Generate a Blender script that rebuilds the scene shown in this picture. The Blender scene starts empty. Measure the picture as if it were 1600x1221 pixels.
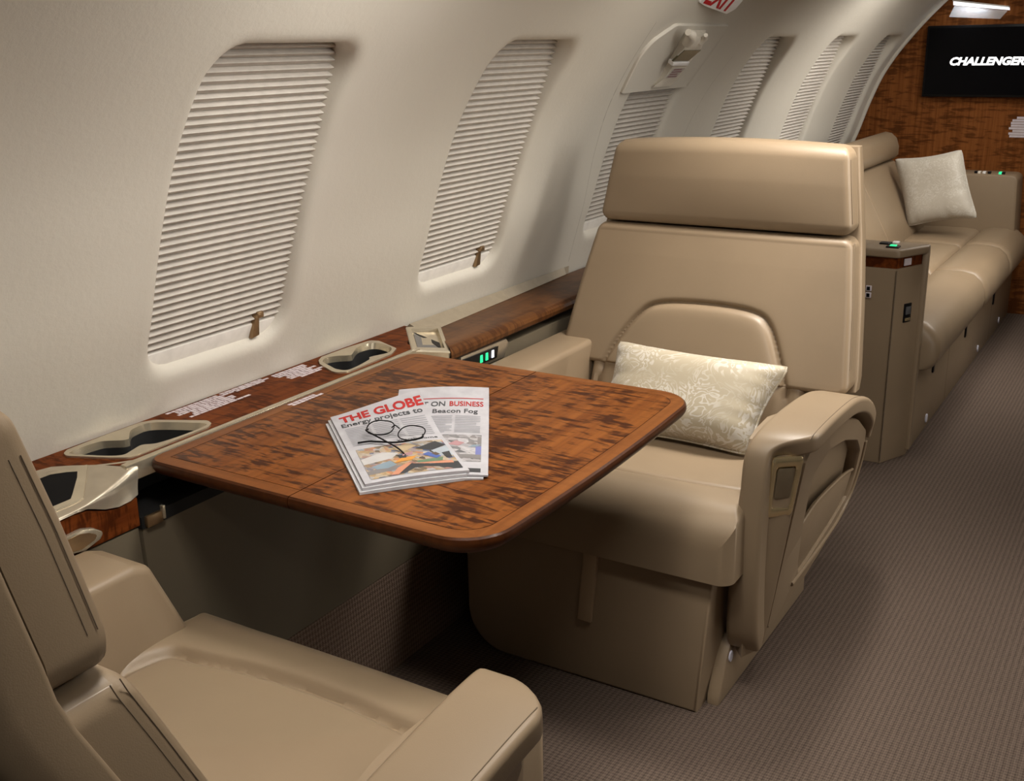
import bpy, bmesh, math, random
import numpy as np
from mathutils import Vector, Matrix
random.seed(7)
rng = np.random.RandomState(5)
scene = bpy.context.scene
COL = scene.collection

# ------------------------------------------------------------------ camera
cam_d = bpy.data.cameras.new('camera')
cam_d.sensor_width = 36.0
cam_d.sensor_fit = 'HORIZONTAL'
cam_d.lens = 1700.0 / 1600.0 * 36.0
cam_d.clip_start = 0.02
cam_d.clip_end = 60
cam = bpy.data.objects.new('camera', cam_d)
COL.objects.link(cam)
cam.matrix_world = Matrix(((0.8530, -0.1434, 0.5019, 0), (0.5216, 0.2675, -0.8102, 0), (-0.0181, 0.9528, 0.3030, 1.35), (0, 0, 0, 1)))
# orthonormalise
_q = cam.matrix_world.to_3x3().to_quaternion()
cam.matrix_world = Matrix.Translation((0, 0, 1.35)) @ _q.to_matrix().to_4x4()
scene.camera = cam

# ------------------------------------------------------------------ world, lamps, exposure
wd = bpy.data.worlds.new('cabin_ambient')
scene.world = wd
wd.use_nodes = True
wd.node_tree.nodes['Background'].inputs[0].default_value = (1.0, 0.93, 0.84, 1)
wd.node_tree.nodes['Background'].inputs[1].default_value = 0.04
scene.view_settings.view_transform = 'Standard'
scene.view_settings.look = 'None'
scene.view_settings.gamma = 1.0
scene.view_settings.use_curve_mapping = False
scene.view_settings.exposure = 0.0


def area(name, loc, target, sx, sy, power, col=(1, 0.945, 0.865), spread=180):
    d = bpy.data.lights.new(name, 'AREA')
    d.shape = 'RECTANGLE'
    d.size, d.size_y = sx, sy
    d.energy = power
    d.color = col
    d.spread = math.radians(spread)
    o = bpy.data.objects.new(name, d)
    COL.objects.link(o)
    o.location = loc
    v = Vector(target) - Vector(loc)
    o.rotation_euler = v.to_track_quat('-Z', 'Y').to_euler()
    return o


def spot(name, loc, target, power, angle, blend=0.6, size=0.03, col=(1, 0.945, 0.865)):
    d = bpy.data.lights.new(name, 'SPOT')
    d.energy = power
    d.color = col
    d.spot_size = math.radians(angle)
    d.spot_blend = blend
    d.shadow_soft_size = size
    o = bpy.data.objects.new(name, d)
    COL.objects.link(o)
    o.location = loc
    v = Vector(target) - Vector(loc)
    o.rotation_euler = v.to_track_quat('-Z', 'Y').to_euler()
    return o


# left valance wash down the wall lining, ceiling lights over the seats, one added fill aimed at the near seat, spots over the aisle (all above the frame)
area('valance_wash_light', (-0.80, 2.60, 1.71), (-1.42, 2.60, 0.90), 0.06, 6.4, 32, spread=150)
area('valance_wash_light', (-0.80, 1.45, 1.71), (-1.42, 1.45, 0.90), 0.06, 1.2, 13, spread=150)
area('valance_wash_light', (-0.80, 4.65, 1.71), (-1.42, 4.65, 0.90), 0.06, 2.2, 24, spread=150)
area('ceiling_and_fill_light', (-0.72, 0.75, 1.80), (-0.95, 0.85, 0.45), 0.30, 0.40, 8.0, spread=100)
area('ceiling_and_fill_light', (-0.78, 2.42, 1.80), (-0.92, 2.15, 0.45), 0.30, 0.40, 15.0, spread=90)
area('ceiling_and_fill_light', (-0.78, 1.40, 1.80), (-1.00, 1.45, 0.45), 0.30, 0.40, 1.2, spread=80)
area('ceiling_and_fill_light', (-0.75, 4.20, 1.80), (-0.92, 4.60, 0.45), 0.30, 1.00, 6, spread=90)
area('ceiling_and_fill_light', (0.30, 0.10, 1.80), (-0.66, 0.42, 0.80), 0.20, 0.30, 2.5, spread=70)  # added fill to brighten the near seat's aisle side, not a ceiling fixture
area('ceiling_and_fill_light', (-0.62, 5.30, 1.82), (-0.92, 5.80, 0.80), 0.30, 0.40, 3.0, spread=100)
spot('reading_light', (-0.68, 0.85, 1.78), (-0.95, 2.58, 0.90), 6, 44, 1.0, 0.08)
spot('aisle_light', (-0.10, 1.20, 1.86), (-0.20, 1.45, 0.0), 72, 58, 1.0, 0.06)
spot('aisle_light', (-0.10, 4.60, 1.86), (-0.20, 4.75, 0.0), 22, 42, 0.8, 0.06)


# ------------------------------------------------------------------ materials
def new_mat(name):
    m = bpy.data.materials.new(name)
    m.use_nodes = True
    nt = m.node_tree
    return m, nt, nt.nodes['Principled BSDF']


def lin(c):
    return tuple(((v / 255.0) / 12.92 if v / 255.0 <= 0.04045 else ((v / 255.0 + 0.055) / 1.055) ** 2.4) for v in c) + (1,)


def add_noise(nt, scale, detail=3, rough=0.55, vec=None, dist=0.0):
    n = nt.nodes.new('ShaderNodeTexNoise')
    n.inputs['Scale'].default_value = scale
    n.inputs['Detail'].default_value = detail
    n.inputs['Roughness'].default_value = rough
    n.inputs['Distortion'].default_value = dist
    if vec is not None:
        nt.links.new(vec, n.inputs['Vector'])
    return n


def mapping(nt, scale, rot=(0, 0, 0), coord='Object'):
    tc = nt.nodes.new('ShaderNodeTexCoord')
    mp = nt.nodes.new('ShaderNodeMapping')
    mp.inputs['Scale'].default_value = scale
    mp.inputs['Rotation'].default_value = rot
    nt.links.new(tc.outputs[coord], mp.inputs['Vector'])
    return mp.outputs['Vector']


def ramp(nt, fac, stops):
    r = nt.nodes.new('ShaderNodeValToRGB')
    els = r.color_ramp.elements
    els[0].position, els[0].color = stops[0]
    els[1].position, els[1].color = stops[-1]
    for p, c in stops[1:-1]:
        e = els.new(p)
        e.color = c
    nt.links.new(fac, r.inputs['Fac'])
    return r.outputs['Color']


def mixc(nt, fac, a, b, mode='MIX'):
    m = nt.nodes.new('ShaderNodeMix')
    m.data_type = 'RGBA'
    m.blend_type = mode
    for sock, v in ((m.inputs[0], fac), (m.inputs[6], a), (m.inputs[7], b)):
        if hasattr(v, 'links'):
            nt.links.new(v, sock)
        else:
            sock.default_value = v
    return m.outputs[2]


def bump(nt, bsdf, height, strength, dist=0.002):
    b = nt.nodes.new('ShaderNodeBump')
    b.inputs['Strength'].default_value = strength
    b.inputs['Distance'].default_value = dist
    nt.links.new(height, b.inputs['Height'])
    nt.links.new(b.outputs['Normal'], bsdf.inputs['Normal'])


def plain(name, col, rough=0.5, metal=0.0, spec=0.5, coat=0.0, emit=None, es=0.0):
    m, nt, b = new_mat(name)
    n = add_noise(nt, 40, 2, vec=mapping(nt, (1, 1, 1)))
    c = tuple(col[:3]) + (1,)
    c2 = tuple(v * 0.90 for v in col[:3]) + (1,)
    nt.links.new(ramp(nt, n.outputs['Fac'], [(0.35, c2), (0.65, c)]), b.inputs['Base Color'])
    b.inputs['Roughness'].default_value = rough
    b.inputs['Metallic'].default_value = metal
    b.inputs['Specular IOR Level'].default_value = spec
    b.inputs['Coat Weight'].default_value = coat
    if emit:
        b.inputs['Emission Color'].default_value = tuple(emit[:3]) + (1,)
        b.inputs['Emission Strength'].default_value = es
    return m


def leather(name, col, rough=0.42):
    m, nt, b = new_mat(name)
    v = mapping(nt, (1, 1, 1))
    n = add_noise(nt, 5, 3, vec=v)
    c = tuple(col) + (1,)
    c2 = tuple(x * 0.93 for x in col) + (1,)
    nt.links.new(ramp(nt, n.outputs['Fac'], [(0.35, c2), (0.65, c)]), b.inputs['Base Color'])
    vo = nt.nodes.new('ShaderNodeTexVoronoi')
    vo.inputs['Scale'].default_value = 700
    nt.links.new(v, vo.inputs['Vector'])
    bump(nt, b, vo.outputs['Distance'], 0.10, 0.0006)
    b.inputs['Roughness'].default_value = rough
    b.inputs['Specular IOR Level'].default_value = 0.42
    return m


def wood(name, axis, light, mid, dark, fleck=1.0, rough=0.34, coat=0.03, fs=1.0):
    """figured mahogany: grain runs along `axis`, darker fiddleback flecks lie across it"""
    m, nt, b = new_mat(name)
    ax = 'xyz'.index(axis)
    oth = [i for i in range(3) if i != ax]
    s1 = [60, 60, 60]; s1[ax] = 3.0
    n1 = add_noise(nt, 1.0, 4, 0.6, mapping(nt, s1))
    s2 = [19 * fs] * 3
    s2[ax] = 95 * fs
    n2 = add_noise(nt, 1.0, 3, 0.55, mapping(nt, s2), 0.6)
    n3 = add_noise(nt, 9.0 * fs, 2, 0.5, mapping(nt, (1, 1, 1)))
    s4 = [45 * fs] * 3; s4[ax] = 12 * fs
    n4 = add_noise(nt, 1.0, 2, 0.5, mapping(nt, s4))
    base = ramp(nt, n1.outputs['Fac'], [(0.32, mid + (1,)), (0.62, light + (1,))])
    add = nt.nodes.new('ShaderNodeMath'); add.operation = 'MULTIPLY_ADD'
    nt.links.new(n3.outputs['Fac'], add.inputs[0]); add.inputs[1].default_value = 0.40
    nt.links.new(n2.outputs['Fac'], add.inputs[2])
    add2 = nt.nodes.new('ShaderNodeMath'); add2.operation = 'MULTIPLY_ADD'
    nt.links.new(n4.outputs['Fac'], add2.inputs[0]); add2.inputs[1].default_value = 0.30
    nt.links.new(add.outputs[0], add2.inputs[2])
    f = ramp(nt, add2.outputs[0], [(0.0, (0, 0, 0, 1)), (0.55, (0, 0, 0, 1)), (0.60, (.14, .14, .14, 1)), (0.63, (.50, .50, .50, 1)), (0.68, (1, 1, 1, 1))])
    # ramp input exceeds 1, so compress it first
    cmp_ = nt.nodes.new('ShaderNodeMath'); cmp_.operation = 'MULTIPLY'
    cmp_.inputs[1].default_value = 0.705
    nt.links.new(add2.outputs[0], cmp_.inputs[0])
    fr = [n for n in nt.nodes if n.type == 'VALTORGB'][-1]
    for l in list(fr.inputs['Fac'].links):
        nt.links.remove(l)
    nt.links.new(cmp_.outputs[0], fr.inputs['Fac'])
    mul = nt.nodes.new('ShaderNodeMath'); mul.operation = 'MULTIPLY'
    nt.links.new(f, mul.inputs[0]); mul.inputs[1].default_value = 0.85 * fleck
    nt.links.new(mixc(nt, mul.outputs[0], base, dark + (1,)), b.inputs['Base Color'])
    b.inputs['Roughness'].default_value = rough
    b.inputs['Coat Weight'].default_value = coat
    b.inputs['Coat Roughness'].default_value = 0.12
    b.inputs['Specular IOR Level'].default_value = 0.12 if coat > 0 else 0.05
    return m


LE = (0.252, 0.184, 0.117)
M = {}
M['leather'] = leather('tan_leather', LE)
M['leather_light'] = leather('tan_leather_strap', tuple(v * 1.35 for v in LE))
M['leather_dark'] = leather('tan_leather_shell', (0.30, 0.22, 0.135), 0.5)
M['stitch'] = plain('dark_stitching', (0.15, 0.108, 0.070), 0.8)
M['wood_table'] = wood('figured_mahogany_table', 'y', (0.190, 0.062, 0.0125), (0.115, 0.032, 0.0060), (0.030, 0.007, 0.002), 1.1)
M['wood_band'] = wood('mahogany_edge_band', 'y', (0.185, 0.064, 0.016), (0.118, 0.036, 0.008), (0.09, 0.026, 0.006), 0.3)
M['wood_band_x'] = wood('mahogany_edge_band_cross', 'x', (0.185, 0.064, 0.016), (0.118, 0.036, 0.008), (0.09, 0.026, 0.006), 0.3)
M['wood_edge'] = wood('mahogany_dark_edge', 'y', (0.060, 0.018, 0.005), (0.04, 0.012, 0.004), (0.02, 0.006, 0.002), 0.4)
M['wood_ledge'] = wood('mahogany_ledge', 'y', (0.150, 0.038, 0.008), (0.085, 0.019, 0.0045), (0.035, 0.008, 0.002), 0.9, 0.5, 0.0)
M['wood_rail'] = wood('mahogany_rail', 'y', (0.125, 0.050, 0.016), (0.075, 0.028, 0.010), (0.04, 0.014, 0.006), 0.8)
M['wood_bulk'] = wood('figured_mahogany_bulkhead', 'z', (0.225, 0.080, 0.022), (0.135, 0.043, 0.011), (0.060, 0.019, 0.006), 0.9, 0.4, 0.0, 0.55)
M['metal'] = plain('champagne_metal', (0.62, 0.545, 0.41), 0.24, 0.75)
M['metal_paint'] = plain('champagne_painted_metal', (0.60, 0.53, 0.42), 0.27, 0.8)
M['latch_plate'] = plain('taupe_latch_plate', (0.22, 0.175, 0.115), 0.35, 0.4)
M['brass'] = plain('polished_brass', (0.72, 0.59, 0.35), 0.2, 0.8)
M['bronze'] = plain('bronze_clip', (0.33, 0.22, 0.12), 0.3, 0.8)
M['black'] = plain('black_plastic', (0.005, 0.005, 0.006), 0.4, spec=0.2)
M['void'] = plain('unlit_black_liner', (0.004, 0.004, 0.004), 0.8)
M['screen'] = plain('dark_glass_screen', (0.003, 0.003, 0.004), 0.25, spec=0.08)
M['greyscreen'] = plain('grey_glass_screen', (0.10, 0.10, 0.105), 0.2)
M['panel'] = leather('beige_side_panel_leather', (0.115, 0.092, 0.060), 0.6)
M['cover'] = plain('beige_cover_strip', (0.30, 0.25, 0.18), 0.5)
M['joint'] = plain('wall_joint_line', (0.30, 0.265, 0.215), 0.7)
M['shade'] = plain('cream_pleated_fabric', (0.61, 0.57, 0.52), 0.85, spec=0.2)
M['shade_rail'] = plain('white_blind_rail', (0.80, 0.77, 0.72), 0.5)
M['plastic'] = plain('cream_plastic', (0.74, 0.69, 0.60), 0.4)
M['white'] = plain('white_plastic', (0.85, 0.84, 0.83), 0.4)
M['red'] = plain('red_lettering', (0.45, 0.01, 0.015), 0.5)
M['paper'] = plain('newsprint', (0.385, 0.378, 0.40), 0.8, spec=0.2)
M['paper_edge'] = plain('newsprint_edges', (0.45, 0.45, 0.475), 0.8, spec=0.2)
M['ink'] = plain('black_ink', (0.05, 0.05, 0.055), 0.8)
M['greyink'] = plain('grey_small_print', (0.25, 0.25, 0.27), 0.8)
M['redink'] = plain('red_ink', (0.36, 0.014, 0.012), 0.7)
M['label'] = plain('pale_label_print', (0.62, 0.55, 0.58), 0.6)
M['led_green'] = plain('green_led', (0.0, 0.3, 0.12), 0.4, emit=(0.03, 0.75, 0.30), es=1.2)
M['led_white'] = plain('white_led', (0.6, 0.6, 0.65), 0.4, emit=(0.8, 0.85, 1.0), es=1.0)
M['tv_text'] = plain('lit_screen_lettering', (0.8, 0.8, 0.8), 0.5, emit=(1, 1, 1), es=1.3)
M['lamp'] = plain('lit_lamp_diffuser', (0.8, 0.8, 0.8), 0.5, emit=(0.95, 0.97, 1.0), es=1.1)
M['lens'] = plain('exit_window_glass', (0.06, 0.05, 0.02), 0.1)
M['screw'] = plain('pale_screw_cap', (0.60, 0.60, 0.70), 0.4)


def frosted():
    m, nt, b = new_mat('frosted_glass')
    tr_ = nt.nodes.new('ShaderNodeBsdfTransparent')
    mx = nt.nodes.new('ShaderNodeMixShader')
    mx.inputs[0].default_value = 0.25
    b.inputs['Base Color'].default_value = (.85, .87, .9, 1)
    b.inputs['Roughness'].default_value = 0.6
    nt.links.new(tr_.outputs[0], mx.inputs[1])
    nt.links.new(b.outputs[0], mx.inputs[2])
    nt.links.new(mx.outputs[0], nt.nodes['Material Output'].inputs['Surface'])
    return m


M['frost'] = frosted()


def clear_lens():
    m, nt, b = new_mat('clear_lens')
    tr_ = nt.nodes.new('ShaderNodeBsdfTransparent')
    gs = nt.nodes.new('ShaderNodeBsdfGlossy')
    gs.inputs['Roughness'].default_value = 0.03
    mx = nt.nodes.new('ShaderNodeMixShader')
    mx.inputs[0].default_value = 0.06
    nt.links.new(tr_.outputs[0], mx.inputs[1])
    nt.links.new(gs.outputs[0], mx.inputs[2])
    nt.links.new(mx.outputs[0], nt.nodes['Material Output'].inputs['Surface'])
    return m


M['clear'] = clear_lens()


def wall_material():
    m, nt, b = new_mat('cream_wall_covering')
    v = mapping(nt, (1, 1, 1))
    n = add_noise(nt, 55, 5, 0.7, v)
    n2 = add_noise(nt, 2.5, 2, 0.5, v)
    nt.links.new(ramp(nt, n2.outputs['Fac'], [(0.3, (0.60, 0.565, 0.495, 1)), (0.7, (0.63, 0.595, 0.525, 1))]), b.inputs['Base Color'])
    bump(nt, b, n.outputs['Fac'], 0.22, 0.004)
    b.inputs['Roughness'].default_value = 0.6
    b.inputs['Specular IOR Level'].default_value = 0.25
    return m


M['wall'] = wall_material()


def carpet_material(name, c1, c2, rot=(0, 0, 0)):
    m, nt, b = new_mat(name)
    v = mapping(nt, (1, 1, 1), rot)
    sep = nt.nodes.new('ShaderNodeSeparateXYZ')
    nt.links.new(v, sep.inputs[0])

    def wave(sock, per, phase=None):
        mu = nt.nodes.new('ShaderNodeMath'); mu.operation = 'MULTIPLY_ADD'
        mu.inputs[1].default_value = 2 * math.pi / per
        nt.links.new(sock, mu.inputs[0])
        if phase is not None:
            nt.links.new(phase, mu.inputs[2])
        else:
            mu.inputs[2].default_value = 0
        s = nt.nodes.new('ShaderNodeMath'); s.operation = 'SINE'
        nt.links.new(mu.outputs[0], s.inputs[0])
        return s.outputs[0]
    wob = add_noise(nt, 60, 2, 0.5, v)
    wm = nt.nodes.new('ShaderNodeMath'); wm.operation = 'MULTIPLY'; wm.inputs[1].default_value = 2.2
    nt.links.new(wob.outputs['Fac'], wm.inputs[0])
    wx = wave(sep.outputs[0], 0.0125, wm.outputs[0])
    wx2 = wave(sep.outputs[0], 0.0125 / 3, wm.outputs[0])
    wy = wave(sep.outputs[1], 0.0085, wm.outputs[0])
    big = add_noise(nt, 3, 2, 0.5, v)
    fine = add_noise(nt, 320, 2, 0.6, v)
    h = nt.nodes.new('ShaderNodeMath'); h.operation = 'MULTIPLY_ADD'
    nt.links.new(wx, h.inputs[0]); h.inputs[1].default_value = 0.19
    nt.links.new(fine.outputs['Fac'], h.inputs[2])
    h2 = nt.nodes.new('ShaderNodeMath'); h2.operation = 'MULTIPLY_ADD'
    nt.links.new(wy, h2.inputs[0]); h2.inputs[1].default_value = 0.22
    nt.links.new(h.outputs[0], h2.inputs[2])
    h3 = nt.nodes.new('ShaderNodeMath'); h3.operation = 'MULTIPLY_ADD'
    nt.links.new(wx2, h3.inputs[0]); h3.inputs[1].default_value = 0.16
    nt.links.new(h2.outputs[0], h3.inputs[2])
    mr = nt.nodes.new('ShaderNodeMapRange')
    mr.inputs['From Min'].default_value = -0.25
    mr.inputs['From Max'].default_value = 1.25
    nt.links.new(h3.outputs[0], mr.inputs['Value'])
    nt.links.new(ramp(nt, mr.outputs['Result'], [(0.12, c1 + (1,)), (0.88, c2 + (1,))]), b.inputs['Base Color'])
    bump(nt, b, h3.outputs[0], 0.6, 0.003)
    b.inputs['Roughness'].default_value = 0.92
    b.inputs['Specular IOR Level'].default_value = 0.1
    return m


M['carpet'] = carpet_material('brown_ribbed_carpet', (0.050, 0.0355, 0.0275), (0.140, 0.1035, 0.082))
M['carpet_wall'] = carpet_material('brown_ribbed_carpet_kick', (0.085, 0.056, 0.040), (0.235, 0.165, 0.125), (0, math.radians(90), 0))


def damask_material(name, base, lightc, zlow=0.45, sc=1.0):
    m, nt, b = new_mat(name)
    v = mapping(nt, (1, 1, 1))
    n = add_noise(nt, 16 * sc, 2, 0.5, v, 2.5)
    # curling leaf lines: contour bands of a distorted noise field
    mu = nt.nodes.new('ShaderNodeMath'); mu.operation = 'MULTIPLY'; mu.inputs[1].default_value = 34
    nt.links.new(n.outputs['Fac'], mu.inputs[0])
    s = nt.nodes.new('ShaderNodeMath'); s.operation = 'SINE'
    nt.links.new(mu.outputs[0], s.inputs[0])
    n2 = add_noise(nt, 9 * sc, 2, 0.5, v)
    gate = ramp(nt, n2.outputs['Fac'], [(0.40, (0.15, 0.15, 0.15, 1)), (0.60, (1, 1, 1, 1))])
    mm = nt.nodes.new('ShaderNodeMath'); mm.operation = 'MULTIPLY'
    nt.links.new(s.outputs[0], mm.inputs[0]); nt.links.new(gate, mm.inputs[1])
    f = ramp(nt, mm.outputs[0], [(0.05, (0, 0, 0, 1)), (0.45, (1, 1, 1, 1))])
    nt.links.new(mixc(nt, f, base + (1,), lightc + (1,)), b.inputs['Base Color'])
    rr = nt.nodes.new('ShaderNodeMapRange')
    rr.inputs['To Min'].default_value = 0.55
    rr.inputs['To Max'].default_value = 0.38
    nt.links.new(f, rr.inputs['Value'])
    nt.links.new(rr.outputs['Result'], b.inputs['Roughness'])
    b.inputs['Sheen Weight'].default_value = 0.3
    fine = add_noise(nt, 700, 1, 0.5, v)
    bump(nt, b, fine.outputs['Fac'], 0.15, 0.0008)
    return m


M['damask'] = damask_material('cream_damask', (0.385, 0.328, 0.232), (0.52, 0.48, 0.415))
M['damask2'] = damask_material('ivory_damask', (0.44, 0.40, 0.335), (0.51, 0.48, 0.42), sc=1.4)


# ------------------------------------------------------------------ object helpers
ORG = {}


def tag(o, label=None, cat=None, group=None, kind=None):
    if label: o['label'] = label
    if cat: o['category'] = cat
    if group: o['group'] = group
    if kind: o['kind'] = kind
    return o


def thing(name, loc, label, cat, group=None):
    o = bpy.data.objects.new(name, None)
    o.empty_display_size = 0.05
    COL.objects.link(o)
    o.location = loc
    ORG[o] = Vector(loc)
    return tag(o, label, cat, group)


def structure(name, loc=(0, 0, 0)):
    o = bpy.data.objects.new(name, None)
    COL.objects.link(o)
    o.location = loc
    ORG[o] = Vector(loc)
    o['kind'] = 'structure'
    return o


def link_mesh(name, me, mat, parent=None, origin=None):
    """verts of `me` are in world coordinates; they are shifted to the object's own origin"""
    o = bpy.data.objects.new(name, me)
    COL.objects.link(o)
    if mat is not None:
        me.materials.append(mat)
    if parent is not None:
        po = ORG[parent]
        o.parent = parent
        me.transform(Matrix.Translation(-po))
        ORG[o] = po.copy()
    else:
        og = Vector(origin) if origin is not None else Vector((0, 0, 0))
        me.transform(Matrix.Translation(-og))
        o.location = og
        ORG[o] = og
    return o


def finish(bm, angle=35, smooth=True, recalc=True):
    bmesh.ops.remove_doubles(bm, verts=bm.verts, dist=1e-6)
    if recalc:
        bmesh.ops.recalc_face_normals(bm, faces=bm.faces)
    me = bpy.data.meshes.new('m')
    bm.to_mesh(me)
    bm.free()
    if smooth:
        me.shade_smooth()
        if angle < 180:
            me.set_sharp_from_angle(angle=math.radians(angle))
    return me


def raw(verts, faces, angle=35, smooth=True, recalc=True):
    bm = bmesh.new()
    vs = [bm.verts.new(tuple(map(float, v))) for v in verts]
    for f in faces:
        try:
            bm.faces.new([vs[i] for i in f])
        except ValueError:
            pass
    return finish(bm, angle, smooth, recalc)


def box_mesh(c0, c1, r=0.0, seg=2, rot=None, pivot=None):
    bm = bmesh.new()
    c0 = Vector(c0); c1 = Vector(c1)
    cen = (c0 + c1) / 2
    sz = c1 - c0
    bmesh.ops.create_cube(bm, size=1.0)
    for v in bm.verts:
        v.co = Vector((v.co.x * abs(sz.x), v.co.y * abs(sz.y), v.co.z * abs(sz.z)))
    if r > 0:
        r = min(r, 0.49 * min(abs(sz.x), abs(sz.y), abs(sz.z)))
        bmesh.ops.bevel(bm, geom=list(bm.edges), offset=r, segments=seg, profile=0.5, affect='EDGES')
    if rot is not None:
        bmesh.ops.rotate(bm, verts=bm.verts, cent=(0, 0, 0), matrix=rot)
    bmesh.ops.translate(bm, verts=bm.verts, vec=cen)
    return finish(bm)


def box(name, c0, c1, mat, parent=None, r=0.0, seg=2, rot=None):
    return link_mesh(name, box_mesh(c0, c1, r, seg, rot), mat, parent,
                     None if parent is not None else (Vector(c0) + Vector(c1)) / 2)


def obox_mesh(center, ax, ay, az, sx, sy, sz, r=0.0, seg=2):
    """box with its own axes"""
    bm = bmesh.new()
    bmesh.ops.create_cube(bm, size=1.0)
    for v in bm.verts:
        v.co = Vector((v.co.x * sx, v.co.y * sy, v.co.z * sz))
    if r > 0:
        r = min(r, 0.49 * min(sx, sy, sz))
        bmesh.ops.bevel(bm, geom=list(bm.edges), offset=r, segments=seg, profile=0.5, affect='EDGES')
    ax, ay, az = Vector(ax).normalized(), Vector(ay).normalized(), Vector(az).normalized()
    c = Vector(center)
    for v in bm.verts:
        p = v.co.copy()
        v.co = c + ax * p.x + ay * p.y + az * p.z
    return finish(bm)


def prism_mesh(front, back, r=0.0, seg=2, angle=35):
    """front/back: same-length closed loops"""
    bm = bmesh.new()
    a = [bm.verts.new(tuple(map(float, p))) for p in front]
    b = [bm.verts.new(tuple(map(float, p))) for p in back]
    n = len(a)
    f1 = bm.faces.new(a)
    f2 = bm.faces.new(list(reversed(b)))
    for i in range(n):
        j = (i + 1) % n
        bm.faces.new([a[j], a[i], b[i], b[j]])
    bmesh.ops.recalc_face_normals(bm, faces=bm.faces)
    if r > 0:
        es = list(f1.edges) + list(f2.edges)
        bmesh.ops.bevel(bm, geom=es, offset=r, segments=seg, profile=0.5, affect='EDGES')
    return finish(bm, angle)


def extrude(name, loop, vec, mat, parent=None, r=0.0, seg=2, angle=35):
    v = Vector(vec)
    back = [Vector(p) + v for p in loop]
    return link_mesh(name, prism_mesh(loop, back, r, seg, angle), mat, parent,
                     None if parent is not None else sum((Vector(p) for p in loop), Vector()) / len(loop))


def round_poly(pts, r, n=6):
    """2-D polygon with rounded corners; r scalar or list"""
    out = []
    N = len(pts)
    rs = r if isinstance(r, (list, tuple)) else [r] * N
    for i in range(N):
        p = Vector(pts[i]); a = Vector(pts[i - 1]); b = Vector(pts[(i + 1) % N])
        if rs[i] <= 0:
            out.append(tuple(p)); continue
        da = (a - p); db = (b - p)
        la, lb = da.length, db.length
        da.normalize(); db.normalize()
        ang = math.acos(max(-1, min(1, da.dot(db))))
        t = rs[i] / math.tan(ang / 2)
        t = min(t, 0.49 * la, 0.49 * lb)
        rr = t * math.tan(ang / 2)
        c = p + (da + db).normalized() * (rr / math.sin(ang / 2))
        s = p + da * t - c
        e = p + db * t - c
        a0 = math.atan2(s.y, s.x); a1 = math.atan2(e.y, e.x)
        d = (a1 - a0 + math.pi) % (2 * math.pi) - math.pi
        for k in range(n + 1):
            q = a0 + d * k / n
            out.append((c.x + rr * math.cos(q), c.y + rr * math.sin(q)))
    return out


def resample(pts, n, closed=True):
    P = np.array(pts, float)
    Q = np.vstack([P, P[:1]]) if closed else P
    d = np.r_[0, np.cumsum(np.linalg.norm(np.diff(Q, axis=0), axis=1))]
    t = np.linspace(0, d[-1], n, endpoint=not closed)
    return np.stack([np.interp(t, d, Q[:, k]) for k in range(P.shape[1])], 1)


def loft_mesh(rings, closed=True, cap0=True, cap1=True, angle=35):
    bm = bmesh.new()
    R = [[bm.verts.new(tuple(map(float, p))) for p in r] for r in rings]
    n = len(R[0])
    for a, b in zip(R[:-1], R[1:]):
        for i in range(n if closed else n - 1):
            j = (i + 1) % n
            try:
                bm.faces.new([a[i], a[j], b[j], b[i]])
            except ValueError:
                pass
    if cap0: bm.faces.new(list(reversed(R[0])))
    if cap1: bm.faces.new(R[-1])
    return finish(bm, angle)


def tube_mesh(path, rad, n=8, closed=False):
    P = [Vector(p) for p in path]
    m = len(P)
    rings = []
    up = Vector((0, 0, 1))
    for i in range(m):
        if closed:
            t = (P[(i + 1) % m] - P[i - 1]).normalized()
        else:
            t = (P[min(i + 1, m - 1)] - P[max(i - 1, 0)]).normalized()
        a = t.cross(up)
        if a.length < 0.05: a = t.cross(Vector((1, 0, 0)))
        a.normalize()
        b = t.cross(a)
        rr = rad[i] if isinstance(rad, (list, tuple)) else rad
        rings.append([P[i] + a * rr * math.cos(2 * math.pi * k / n) + b * rr * math.sin(2 * math.pi * k / n) for k in range(n)])
    if closed:
        rings.append(rings[0])
    return loft_mesh(rings, True, not closed, not closed, 60)


def tube(name, path, rad, mat, parent, n=8, closed=False):
    return link_mesh(name, tube_mesh(path, rad, n, closed), mat, parent, None if parent is not None else path[0])


def smooth_path(pts, n=60, closed=False):
    """Catmull-Rom through points"""
    P = [np.array(p, float) for p in pts]
    m = len(P)
    out = []
    segs = m if closed else m - 1
    per = max(2, n // segs)
    for i in range(segs):
        p0 = P[i - 1] if (closed or i > 0) else 2 * P[0] - P[1]
        p1 = P[i]; p2 = P[(i + 1) % m]
        p3 = P[(i + 2) % m] if (closed or i + 2 < m) else 2 * P[-1] - P[-2]
        for k in range(per):
            t = k / per
            out.append(0.5 * ((2 * p1) + (-p0 + p2) * t + (2 * p0 - 5 * p1 + 4 * p2 - p3) * t * t + (-p0 + 3 * p1 - 3 * p2 + p3) * t ** 3))
    if not closed: out.append(P[-1])
    return out


def seg_dist(q, poly, closed=False):
    """distance of points q (N,2) to polyline"""
    poly = np.array(poly, float)
    A = poly if closed else poly[:-1]
    B = np.roll(poly, -1, axis=0) if closed else poly[1:]
    best = np.full(len(q), 1e9)
    for a, b in zip(A, B):
        ab = b - a
        t = np.clip(((q - a) @ ab) / max(ab @ ab, 1e-12), 0, 1)
        best = np.minimum(best, np.linalg.norm(q - (a + t[:, None] * ab), axis=1))
    return best


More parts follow.
